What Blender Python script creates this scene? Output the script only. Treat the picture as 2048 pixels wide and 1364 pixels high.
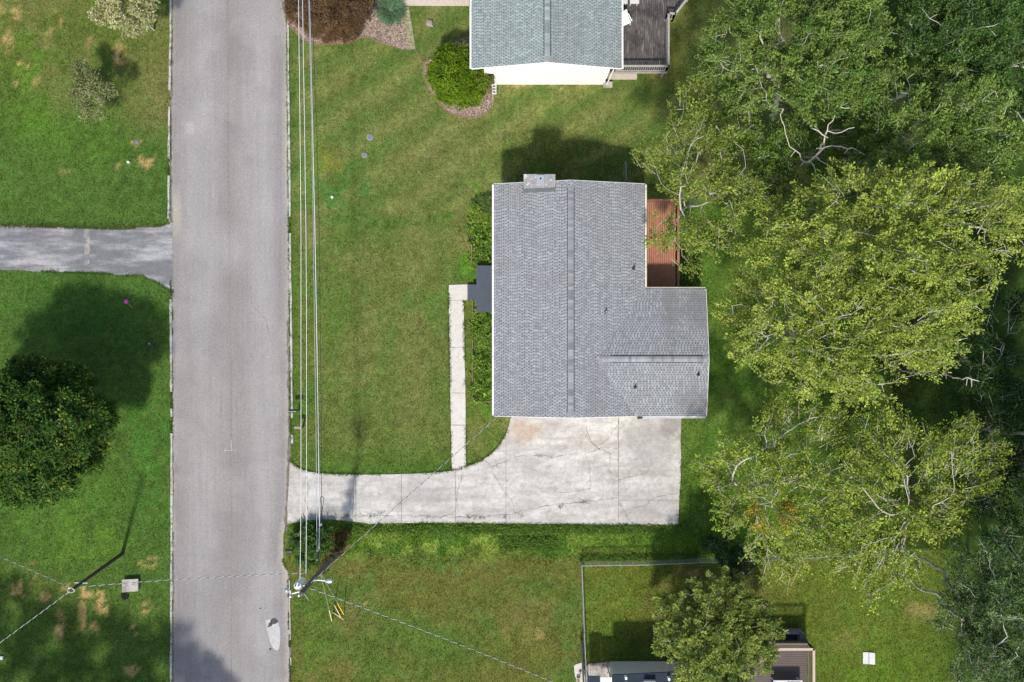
import bpy, math, random
import numpy as np
from mathutils import Vector

# ------------------------------------------------------------------ camera, sky, sun, exposure
H, F = 53.0, 1593.0                     # camera height (m), focal length in photo pixels
scene = bpy.context.scene
for o in list(bpy.data.objects):
    bpy.data.objects.remove(o)
cam_d = bpy.data.cameras.new('camera')
cam_d.sensor_width = 36.0
cam_d.lens = 28.0
cam_d.clip_end = 2000
cam = bpy.data.objects.new('camera', cam_d)
scene.collection.objects.link(cam)
cam.location = (0, 0, H)
scene.camera = cam

SUN_EL, SUN_AZ = math.radians(50.6), math.radians(9.8)
to_sun = Vector((-math.sin(SUN_AZ) * math.cos(SUN_EL), -math.cos(SUN_AZ) * math.cos(SUN_EL), math.sin(SUN_EL)))
world = bpy.data.worlds.new('World')
scene.world = world
world.use_nodes = True
wn = world.node_tree
sky = wn.nodes.new('ShaderNodeTexSky')
sky.sky_type = 'NISHITA'
sky.sun_disc = False
sky.sun_elevation = SUN_EL
sky.sun_rotation = math.radians(180) + SUN_AZ
sky.air_density = 1.2
sky.dust_density = 2.0
bg = wn.nodes['Background']
bg.inputs['Strength'].default_value = 0.15
wn.links.new(sky.outputs[0], bg.inputs['Color'])
sun_d = bpy.data.lights.new('sun', 'SUN')
sun_d.energy = 4.0
sun_d.angle = math.radians(3.8)
sun_d.color = (1.0, 0.955, 0.88)
sun = bpy.data.objects.new('sun', sun_d)
scene.collection.objects.link(sun)
sun.rotation_euler = to_sun.to_track_quat('Z', 'Y').to_euler()
sun.location = to_sun * 60
scene.view_settings.view_transform = 'Standard'
scene.view_settings.look = 'None'
scene.view_settings.exposure = 0.22
scene.view_settings.gamma = 1.0

# ------------------------------------------------------------------ helpers
RNG = np.random.default_rng(11)
random.seed(5)
COL = scene.collection

def P(px, py, h=0.0):
    k = (H - h) / F
    return ((px - 1024.0) * k, (682.0 - py) * k, h)

def PA(pts, h=0.0):
    return [P(x, y, h)[:2] for x, y in pts]

def tag(o, label=None, cat=None, group=None, kind=None):
    if label: o['label'] = label
    if cat: o['category'] = cat
    if group: o['group'] = group
    if kind: o['kind'] = kind
    return o

def empty(name, loc, label=None, cat=None, group=None):
    o = bpy.data.objects.new(name, None)
    COL.objects.link(o)
    o.location = loc
    o.empty_display_size = 0.3
    return tag(o, label, cat, group)

def world_offset(parent):
    v = Vector((0, 0, 0))
    while parent is not None:
        v += Vector(parent.location)
        parent = parent.parent
    return v

def link(name, me, parent=None, loc=(0, 0, 0), mat=None):
    o = bpy.data.objects.new(name, me)
    COL.objects.link(o)
    if mat is not None and not me.materials:
        me.materials.append(mat)
    if parent is not None:
        o.parent = parent
    o.location = Vector(loc) - world_offset(parent)
    return o

def fast_mesh(name, verts, faces, mat=None, cols=None, smooth=False):
    """verts (n,3), faces (m,k) array of constant k; cols (n,3) point colours"""
    verts = np.asarray(verts, dtype=np.float32)
    faces = np.asarray(faces, dtype=np.int32)
    me = bpy.data.meshes.new(name)
    m, k = faces.shape
    me.vertices.add(len(verts))
    me.vertices.foreach_set('co', verts.ravel())
    me.loops.add(m * k)
    me.loops.foreach_set('vertex_index', faces.ravel())
    me.polygons.add(m)
    me.polygons.foreach_set('loop_start', np.arange(0, m * k, k, dtype=np.int32))
    me.polygons.foreach_set('use_smooth', np.full(m, smooth))
    if cols is not None:
        c4 = np.ones((len(verts), 4), dtype=np.float32)
        c4[:, :3] = cols
        a = me.color_attributes.new('Col', 'FLOAT_COLOR', 'POINT')
        a.data.foreach_set('color', c4.ravel())
    me.update(calc_edges=True)
    if mat: me.materials.append(mat)
    return me

class MB:
    """collects shapes into one mesh"""
    def __init__(s):
        s.v, s.f, s.c = [], [], []
    def add(s, vs, fs, col=None):
        b = len(s.v)
        s.v += [tuple(v) for v in vs]
        s.f += [tuple(i + b for i in f) for f in fs]
        if col is not None: s.c += [col] * len(vs)
    def box(s, x0, x1, y0, y1, z0, z1, col=None):
        s.add([(x0, y0, z0), (x1, y0, z0), (x1, y1, z0), (x0, y1, z0), (x0, y0, z1), (x1, y0, z1), (x1, y1, z1), (x0, y1, z1)],
              [(3, 2, 1, 0), (4, 5, 6, 7), (0, 1, 5, 4), (1, 2, 6, 5), (2, 3, 7, 6), (3, 0, 4, 7)], col)
    def bar(s, a, b, w, t, up=(0, 0, 1), col=None):
        a, b = Vector(a), Vector(b)
        d = (b - a).normalized()
        x = d.cross(Vector(up))
        if x.length < 1e-4: x = d.cross(Vector((1, 0, 0)))
        x.normalize()
        y = x.cross(d).normalized()
        vs = [p + x * sx * w / 2 + y * sy * t / 2 for p in (a, b) for sx, sy in ((-1, -1), (1, -1), (1, 1), (-1, 1))]
        s.add(vs, [(0, 1, 2, 3), (7, 6, 5, 4), (0, 4, 5, 1), (1, 5, 6, 2), (2, 6, 7, 3), (3, 7, 4, 0)], col)
    def tube(s, pts, r, n=6, caps=True):
        pts = [Vector(p) for p in pts]
        rs = r if isinstance(r, (list, tuple)) else [r] * len(pts)
        b = len(s.v)
        for i, p in enumerate(pts):
            d = (pts[min(i + 1, len(pts) - 1)] - pts[max(i - 1, 0)]).normalized()
            x = d.cross(Vector((0.13, 0.07, 0.99)))
            if x.length < 1e-3: x = d.cross(Vector((1, 0, 0)))
            x.normalize(); y = d.cross(x).normalized()
            for k in range(n):
                a = 2 * math.pi * k / n
                s.v.append(tuple(p + (x * math.cos(a) + y * math.sin(a)) * rs[i]))
        for i in range(len(pts) - 1):
            for k in range(n):
                s.f.append((b + i * n + k, b + i * n + (k + 1) % n, b + (i + 1) * n + (k + 1) % n, b + (i + 1) * n + k))
        if caps:
            s.f.append(tuple(b + k for k in range(n))[::-1])
            s.f.append(tuple(b + (len(pts) - 1) * n + k for k in range(n)))
    def cyl(s, c, r, z0, z1, n=16):
        s.tube([(c[0], c[1], z0), (c[0], c[1], z1)], r, n)
    def prism(s, poly, z0, z1):
        b = len(s.v); n = len(poly)
        s.v += [(x, y, z0) for x, y in poly] + [(x, y, z1) for x, y in poly]
        s.f.append(tuple(range(b + n, b + 2 * n)))
        s.f.append(tuple(range(b + n - 1, b - 1, -1)))
        for i in range(n):
            j = (i + 1) % n
            s.f.append((b + i, b + j, b + n + j, b + n + i))
    def mesh(s, name, mat=None, smooth=False):
        me = bpy.data.meshes.new(name)
        me.from_pydata(s.v, [], s.f)
        if s.c:
            a = me.color_attributes.new('Col', 'FLOAT_COLOR', 'POINT')
            c4 = np.ones((len(s.v), 4), dtype=np.float32); c4[:, :3] = np.array(s.c)
            a.data.foreach_set('color', c4.ravel())
        if smooth:
            me.polygons.foreach_set('use_smooth', [True] * len(me.polygons))
        me.update()
        if mat: me.materials.append(mat)
        return me
    def build(s, name, mat, parent=None, smooth=False):
        return link(name, s.mesh(name, mat, smooth), parent)

def ccw(poly):
    a = sum(x0 * y1 - x1 * y0 for (x0, y0), (x1, y1) in zip(poly, poly[1:] + poly[:1]))
    return poly if a > 0 else poly[::-1]

def smooth_line(pts, sub=5):
    out = []
    n = len(pts)
    for i in range(n - 1):
        p0, p1, p2, p3 = pts[max(i - 1, 0)], pts[i], pts[i + 1], pts[min(i + 2, n - 1)]
        for k in range(sub):
            t = k / sub
            out.append(tuple(0.5 * (2 * p1[j] + (p2[j] - p0[j]) * t + (2 * p0[j] - 5 * p1[j] + 4 * p2[j] - p3[j]) * t * t
                             + (3 * p1[j] - p0[j] - 3 * p2[j] + p3[j]) * t ** 3) for j in range(len(p1))))
    out.append(tuple(pts[-1]))
    return out

def rough(pts, amp, step, rng=random):
    """resample a polyline and jitter it sideways a little"""
    out = [pts[0]]
    for a, b in zip(pts[:-1], pts[1:]):
        L = math.dist(a, b); n = max(1, int(L / step))
        for k in range(1, n + 1):
            t = k / n
            j = amp if k < n else amp * .5
            out.append((a[0] + (b[0] - a[0]) * t + rng.uniform(-j, j), a[1] + (b[1] - a[1]) * t + rng.uniform(-j, j)))
    return out

def clip_half(poly, nx, ny, c):
    """keep nx*x+ny*y<=c"""
    out = []
    for i in range(len(poly)):
        a, b = poly[i], poly[(i + 1) % len(poly)]
        da, db = nx * a[0] + ny * a[1] - c, nx * b[0] + ny * b[1] - c
        if da <= 0: out.append(a)
        if (da < 0 < db) or (db < 0 < da):
            t = da / (da - db)
            out.append((a[0] + (b[0] - a[0]) * t, a[1] + (b[1] - a[1]) * t))
    return out

def inside(x, y, poly):
    poly = np.asarray(poly)
    r = np.zeros(x.shape, bool)
    j = len(poly) - 1
    for i in range(len(poly)):
        xi, yi = poly[i]; xj, yj = poly[j]
        if yi != yj:
            r ^= ((yi > y) != (yj > y)) & (x < (xj - xi) * (y - yi) / (yj - yi) + xi)
        j = i
    return r

_perm = np.random.default_rng(3).random((256, 256)).astype(np.float32)
def vnoise(x, y, s=1.0, seed=0):
    x = x * s + seed * 17.3; y = y * s + seed * 31.7
    xi = np.floor(x).astype(int); yi = np.floor(y).astype(int)
    fx = x - xi; fy = y - yi
    fx = fx * fx * (3 - 2 * fx); fy = fy * fy * (3 - 2 * fy)
    g = lambda i, j: _perm[i % 256, j % 256]
    return (g(xi, yi) * (1 - fx) + g(xi + 1, yi) * fx) * (1 - fy) + (g(xi, yi + 1) * (1 - fx) + g(xi + 1, yi + 1) * fx) * fy
def fbm(x, y, s, oct=4, seed=0):
    r = 0; a = .5; t = 0
    for k in range(oct):
        r = r + a * vnoise(x, y, s * 2 ** k, seed + k); t += a; a *= .55
    return r / t

# ------------------------------------------------------------------ materials
def mat(name, base=(.5, .5, .5), rough=.8, noises=(), layers=(), bump=0, bump_scale=40, attr=False, spec=.3, metal=0, translucent=0):
    """noises: (scale, amount[, (sx,sy,sz)]) multiply the colour; layers: (rgb, scale, lo, hi, amount[, stretch]) blend a second colour by noise,
       or (rgb, 'spot', (x,y), (rx,ry), amount) a blotch of its own at a place"""
    m = bpy.data.materials.new(name)
    m.use_nodes = True
    nt = m.node_tree; N = nt.nodes; L = nt.links
    pb = N['Principled BSDF']
    pb.inputs['Roughness'].default_value = rough
    pb.inputs['Specular IOR Level'].default_value = spec
    pb.inputs['Metallic'].default_value = metal
    geo = N.new('ShaderNodeNewGeometry')
    def vec(st):
        if not st: return geo.outputs['Position']
        v = N.new('ShaderNodeVectorMath'); v.operation = 'MULTIPLY'
        L.new(geo.outputs['Position'], v.inputs[0]); v.inputs[1].default_value = st
        return v.outputs[0]
    def noise(sc, st=None, det=5):
        n = N.new('ShaderNodeTexNoise'); n.inputs['Scale'].default_value = sc; n.inputs['Detail'].default_value = det
        n.inputs['Roughness'].default_value = .62
        L.new(vec(st), n.inputs['Vector'])
        return n.outputs['Fac']
    def remap(s, a, b, c, d):
        r = N.new('ShaderNodeMapRange')
        L.new(s, r.inputs[0])
        for i, v in zip((1, 2, 3, 4), (a, b, c, d)): r.inputs[i].default_value = v
        return r.outputs[0]
    if attr:
        at = N.new('ShaderNodeAttribute'); at.attribute_name = 'Col'
        col = at.outputs['Color']
    else:
        rg = N.new('ShaderNodeRGB'); rg.outputs[0].default_value = (*base, 1)
        col = rg.outputs[0]
    for ly in layers:
        mx = N.new('ShaderNodeMix'); mx.data_type = 'RGBA'
        if ly[1] == 'spot':
            sb = N.new('ShaderNodeVectorMath'); sb.operation = 'SUBTRACT'
            L.new(geo.outputs['Position'], sb.inputs[0]); sb.inputs[1].default_value = (ly[2][0], ly[2][1], 0)
            ml = N.new('ShaderNodeVectorMath'); ml.operation = 'MULTIPLY'
            L.new(sb.outputs[0], ml.inputs[0]); ml.inputs[1].default_value = (1 / ly[3][0], 1 / ly[3][1], 0)
            ln = N.new('ShaderNodeVectorMath'); ln.operation = 'LENGTH'
            L.new(ml.outputs[0], ln.inputs[0])
            ad = N.new('ShaderNodeMath'); ad.operation = 'ADD'
            L.new(ln.outputs['Value'], ad.inputs[0]); L.new(remap(noise(1.6), .25, .75, -.45, .45), ad.inputs[1])
            fac = remap(ad.outputs[0], 1.05, .45, 0, ly[4])
        else:
            fac = remap(noise(ly[1], ly[5] if len(ly) > 5 else None), ly[2], ly[3], 0, ly[4])
        L.new(fac, mx.inputs[0]); L.new(col, mx.inputs[6]); mx.inputs[7].default_value = (*ly[0], 1)
        col = mx.outputs[2]
    for nz in noises:
        s = remap(noise(nz[0], nz[2] if len(nz) > 2 else None), .28, .72, 1 - nz[1], 1 + nz[1])
        v = N.new('ShaderNodeVectorMath'); v.operation = 'SCALE'
        L.new(col, v.inputs[0]); L.new(s, v.inputs['Scale'])
        col = v.outputs[0]
    L.new(col, pb.inputs['Base Color'])
    if bump:
        b = N.new('ShaderNodeBump'); b.inputs['Strength'].default_value = bump; b.inputs['Distance'].default_value = .02
        L.new(noise(bump_scale), b.inputs['Height']); L.new(b.outputs[0], pb.inputs['Normal'])
    if translucent:
        tr = N.new('ShaderNodeBsdfTranslucent'); L.new(col, tr.inputs['Color'])
        mxs = N.new('ShaderNodeMixShader'); mxs.inputs[0].default_value = translucent
        L.new(pb.outputs[0], mxs.inputs[1]); L.new(tr.outputs[0], mxs.inputs[2])
        L.new(mxs.outputs[0], N['Material Output'].inputs['Surface'])
    return m

M = {}
M['ground'] = mat('lawn_soil', attr=True, rough=.95, noises=[(1.3, .12), (4, .22), (9, .34), (22, .35)], bump=.8, bump_scale=22, spec=.03)
M['blade'] = mat('grass_blade', attr=True, rough=.8, spec=.04, translucent=.25)
M['road'] = mat('worn_asphalt', attr=True, rough=.9, noises=[(.5, .05), (1.2, .06, (5, .12, 1)), (6, .09), (13, .2), (30, .2)], bump=.35, bump_scale=45, spec=.25)
M['drive'] = mat('old_concrete', (.37, .345, .312), rough=.9,
                 layers=[((.31, .29, .27), .45, .47, .66, .7), ((.53, .51, .485), .5, .38, .64, .85, (1, 2.2, 1)), ((.24, .22, .20), 2.6, .52, .7, .5), ((.30, .28, .26), .9, .5, .68, .55, (.3, 3, 1)),
                         ((.36, .25, .18), 'spot', P(1048, 862)[:2], (1.3, 1.0), .6),
                         ((.27, .255, .24), 'spot', P(1300, 880)[:2], (2.2, 2.6), .62),
                         ((.18, .17, .155), 'spot', P(1345, 850)[:2], (1.1, 1.2), .6),
                         ((.30, .285, .265), 'spot', P(1290, 1010)[:2], (2.4, 1.6), .5),
                         ((.31, .295, .275), 'spot', P(840, 985)[:2], (3.0, .8), .5),
                         ((.23, .225, .22), 'spot', P(655, 1025)[:2], (1.3, .7), .7),
                         ((.40, .36, .32), 'spot', P(600, 1000)[:2], (.8, 1.6), .5)],
                 noises=[(3, .12), (9, .12), (24, .12)], bump=.3, bump_scale=30, spec=.2)
M['walk'] = mat('pale_concrete', (.52, .49, .45), rough=.9, layers=[((.42, .38, .33), 2.2, .5, .72, .6), ((.5, .33, .2), 4, .6, .75, .35)], noises=[(6, .1), (30, .1)], bump=.3)
M['pad'] = mat('stained_concrete', (.40, .37, .33), rough=.9, layers=[((.19, .17, .15), 1.8, .42, .62, .8)], noises=[(8, .15), (30, .1)], bump=.3)
M['neighbour_drive'] = mat('sealed_asphalt', (.150, .150, .157), rough=.85,
                 layers=[((.33, .325, .325), .55, .47, .64, .9, (.5, 2.2, 1)), ((.11, .115, .13), .8, .52, .7, .7, (.4, 2, 1))], noises=[(3, .15), (14, .14), (40, .15)], bump=.35)
M['strip'] = mat('drive_strip', (.30, .285, .26), rough=.9, layers=[((.15, .15, .15), 2, .4, .6, .9)], noises=[(9, .2)])
M['hair'] = mat('hairline_crack', (.30, .285, .275), rough=.95, noises=[(9, .15)])
M['crack'] = mat('crack_dirt', (.17, .15, .125), rough=1, noises=[(6, .4)])
M['patch'] = mat('road_patch', (.42, .41, .39), rough=.95, noises=[(4, .15), (30, .15)], layers=[((.32, .31, .30), 3, .45, .65, .6)])
M['tar'] = mat('tar_stain', (.055, .05, .052), rough=.7, noises=[(12, .3)])
M['kerb'] = mat('kerb_concrete', (.44, .43, .40), rough=.95, layers=[((.12, .13, .07), 3.5, .5, .66, .9), ((.3, .27, .23), 9, .5, .7, .6)], noises=[(20, .2)], bump=.5)
M['dirt'] = mat('gutter_dirt', (.15, .13, .11), rough=1, layers=[((.30, .25, .2), 3, .5, .7, .7), ((.07, .10, .03), 2, .55, .7, .8)], noises=[(14, .3), (40, .25)], bump=.6)
M['tile'] = mat('asphalt_shingle', attr=True, rough=.92, noises=[(1.1, .05), (22, .06), (70, .1)], spec=.2,
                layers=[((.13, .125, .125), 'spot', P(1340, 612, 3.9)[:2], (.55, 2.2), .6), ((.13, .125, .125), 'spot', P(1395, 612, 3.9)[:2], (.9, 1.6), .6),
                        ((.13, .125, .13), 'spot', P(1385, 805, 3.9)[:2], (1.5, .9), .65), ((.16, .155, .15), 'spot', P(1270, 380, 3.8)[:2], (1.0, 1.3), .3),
                        ((.20, .18, .17), .35, .47, .7, .45), ((.19, .185, .19), .8, .55, .75, .5, (3, .35, 1))], bump=.3, bump_scale=60)
M['under'] = mat('shingle_underlay', attr=True, rough=.95, noises=[(30, .2)], spec=.15)
M['white'] = mat('white_paint', (.82, .81, .78), rough=.55, noises=[(1.5, .03), (12, .03)])
M['siding'] = mat('white_siding', (.84, .82, .78), rough=.6, noises=[(.8, .03), (9, .02)])
M['wall'] = mat('pale_siding', (.55, .53, .50), rough=.7, noises=[(2, .05)])
M['gutter'] = mat('cream_gutter', (.70, .66, .55), rough=.5, noises=[(3, .1)], layers=[((.33, .29, .2), 2.5, .55, .72, .6)])
M['chim'] = mat('chimney_mortar', (.27, .265, .265), rough=.95, layers=[((.58, .56, .54), 5.5, .56, .62, .9), ((.15, .14, .135), 3, .5, .7, .6)], noises=[(20, .2)], bump=.6, bump_scale=14)
M['metal'] = mat('galvanised_metal', (.50, .52, .54), rough=.42, metal=.6, noises=[(3, .12), (18, .08)])
M['flash'] = mat('painted_flashing', (.085, .10, .11), rough=.75, metal=0, noises=[(2, .15)])
M['fence'] = mat('dull_zinc', (.27, .28, .28), rough=.6, metal=.3, noises=[(2, .2), (15, .15)])
M['alu'] = mat('bare_aluminium', (.78, .80, .80), rough=.45, metal=.35)
M['black'] = mat('black_insulation', (.035, .036, .04), rough=.5)
M['blackpaint'] = mat('black_enamel', (.03, .032, .036), rough=.28, spec=.6, noises=[(5, .2)])
M['porch'] = mat('slate_blue_paint', (.062, .074, .094), rough=.6, noises=[(2, .08), (18, .1)], layers=[((.10, .11, .12), 2.5, .55, .75, .4)])
M['redwood'] = mat('red_deck_stain', (.35, .15, .095), rough=.65, noises=[(2.5, .1), (6, .18, (6, .5, 1))], layers=[((.20, .07, .045), 1.2, .55, .75, .4)])
M['greywood'] = mat('weathered_black_wood', (.085, .075, .072), rough=.9, layers=[((.30, .27, .25), 2.4, .52, .72, .85, (5, .45, 1)), ((.025, .022, .022), 1.1, .5, .7, .7)], noises=[(5, .3, (6, .6, 1)), (30, .2)], bump=.4)
M['railwood'] = mat('weathered_rail_wood', (.33, .31, .285), rough=.9, noises=[(4, .2), (20, .15)])
M['brownwood'] = mat('brown_deck_paint', (.105, .082, .075), rough=.7, noises=[(3, .12, (.5, 6, 1)), (20, .1)])
M['tanwood'] = mat('tan_rail_wood', (.45, .36, .28), rough=.8, noises=[(4, .15), (20, .1)])
M['greypaint'] = mat('grey_painted_wood', (.20, .22, .25), rough=.7, noises=[(3, .1)])
M['navy'] = mat('dark_blue_roofing', (.032, .042, .056), rough=.95, spec=.08, noises=[(2, .1), (30, .15)])
M['mulch'] = mat('wood_chip_mulch', (.30, .22, .18), rough=1, layers=[((.46, .37, .31), 9, .5, .6, .8), ((.12, .075, .06), 7, .55, .68, .7)], noises=[(28, .35)], bump=1, bump_scale=20)
M['paver'] = mat('paver_strip', (.30, .27, .17), rough=1, layers=[((.14, .17, .05), 4, .45, .6, .8)], noises=[(14, .25)], bump=.6)
M['tan'] = mat('tan_gravel', (.48, .41, .34), rough=1, noises=[(5, .12), (30, .18)], bump=.5)
M['edging'] = mat('rust_edging', (.21, .135, .09), rough=.9, noises=[(5, .3), (25, .2)])
M['trunk'] = mat('grey_bark', (.40, .37, .32), rough=.9, noises=[(3, .2), (14, .2)], bump=.5)
M['darktrunk'] = mat('brown_bark', (.16, .125, .10), rough=.95, noises=[(3, .25), (14, .25)], bump=.6)
M['deadwood'] = mat('bleached_deadwood', (.52, .47, .41), rough=.9, noises=[(4, .15)])
M['leaf'] = mat('leaf', attr=True, rough=.6, spec=.12, translucent=.32)
M['leafdull'] = mat('matt_leaf', attr=True, rough=.8, spec=.04, translucent=.2)
M['pole'] = mat('creosote_pole', (.085, .055, .042), rough=.9, noises=[(5, .3, (1, 1, .1)), (20, .2)])
M['greypole'] = mat('weathered_pole', (.13, .12, .105), rough=.9, noises=[(5, .3, (1, 1, .1))])
M['transformer'] = mat('pale_grey_enamel', (.68, .70, .71), rough=.35, spec=.5)
M['yellow'] = mat('yellow_plastic', (.80, .42, .03), rough=.5)
M['cream'] = mat('faded_plastic', (.62, .50, .26), rough=.6)
M['pink'] = mat('pink_plastic', (.85, .08, .42), rough=.4)
M['stick'] = mat('bare_wood', (.50, .38, .25), rough=.8)
M['whitecap'] = mat('white_plastic', (.85, .85, .83), rough=.4)
M['bluelid'] = mat('blue_grey_plastic', (.15, .165, .22), rough=.5, noises=[(10, .1)])
M['rim'] = mat('lid_rim', (.27, .29, .27), rough=.8)
M['glass'] = mat('dark_glass', (.02, .025, .03), rough=.08, spec=.6)
M['void'] = mat('dark_opening', (.006, .006, .006), rough=1)
M['lidslab'] = mat('white_slab', (.55, .55, .53), rough=.85, noises=[(5, .08), (30, .08)])
M['red'] = mat('red_cloth', (.55, .03, .04), rough=.8)
M['blue'] = mat('blue_cloth', (.03, .05, .22), rough=.8)
M['stone'] = mat('pale_stump_wood', (.27, .23, .19), rough=.95, layers=[((.42, .36, .30), 7, .5, .65, .8)], noises=[(10, .3)], bump=.8)

# ------------------------------------------------------------------ outlines in photo pixels (ground level)
road_l = [(346, -900), (343, 0), (341, 180), (339, 300), (338, 430), (340, 470), (341, 560), (344, 600), (344, 800), (345, 1000), (344, 1364), (344, 2300)]
road_r = [(570, -900), (574, 0), (576, 150), (577, 300), (579, 500), (581, 700), (582, 920), (577, 1035), (568, 1060), (566, 1120), (577, 1150), (581, 1364), (584, 2300)]
drive_top = smooth_line([(580, 922), (600, 937), (640, 946), (712, 949), (803, 948), (870, 945), (905, 940), (935, 932), (962, 921), (985, 905), (1003, 884), (1015, 860), (1022, 834), (1022, 818)], 4)
drive_bot = [(1362, 818), (1362, 900), (1360, 980), (1357, 1049), (1300, 1051), (1230, 1050), (1100, 1048), (1000, 1047), (900, 1046), (800, 1046), (740, 1047), (700, 1042), (640, 1038), (590, 1045), (575, 1046), (577, 990)]
drive_poly = ccw(rough(PA(drive_top), .012, .5) + rough(PA(drive_bot), .05, .6))
walk_poly = PA([(898, 570), (935, 569), (935, 599), (927, 601), (929, 700), (931, 800), (932, 934), (904, 940), (902, 850), (900, 740), (898, 640)])
ndrive_poly = ccw(rough(PA([(-300, 448), (0, 450), (60, 452), (120, 455), (250, 458), (300, 454), (344, 447)]), .05, .5) + rough(PA([(346, 585), (335, 580), (315, 566), (285, 552), (200, 547), (100, 543), (0, 540), (-300, 538)]), .05, .5))
tan_walk = PA([(755, 0), (790, 11), (860, 12), (938, 12), (938, -60), (740, -60)])
bed1 = smooth_line([(576, 48), (590, 62), (612, 84), (640, 88), (680, 86), (706, 84), (722, 75), (740, 76), (768, 87), (818, 99), (812, 70), (802, 20), (760, 12), (735, -30), (590, -30)], 4)
bed2 = smooth_line([(846, 130), (850, 160), (860, 182), (880, 208), (900, 226), (922, 234), (950, 235), (970, 228), (983, 215), (987, 200), (986, 166), (984, 140), (960, 70), (900, 90)], 4)
paver_poly = PA([(802, 14), (818, 12), (832, 100), (818, 99)])
pad_poly = PA([(1173, 1330), (1180, 1326), (1220, 1324), (1226, 1330), (1228, 1364), (1172, 1364)])
house_rect = PA([(985, 375), (1290, 375), (1290, 832), (985, 832)])
front_bed = [P(946, 412)[:2], P(1000, 412)[:2], P(1000, 803)[:2], P(946, 803)[:2]]
EXCL = [PA(road_l) + PA(road_r)[::-1], drive_poly, walk_poly, ndrive_poly, tan_walk, PA(bed1), PA(bed2), paver_poly, pad_poly]

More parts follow.
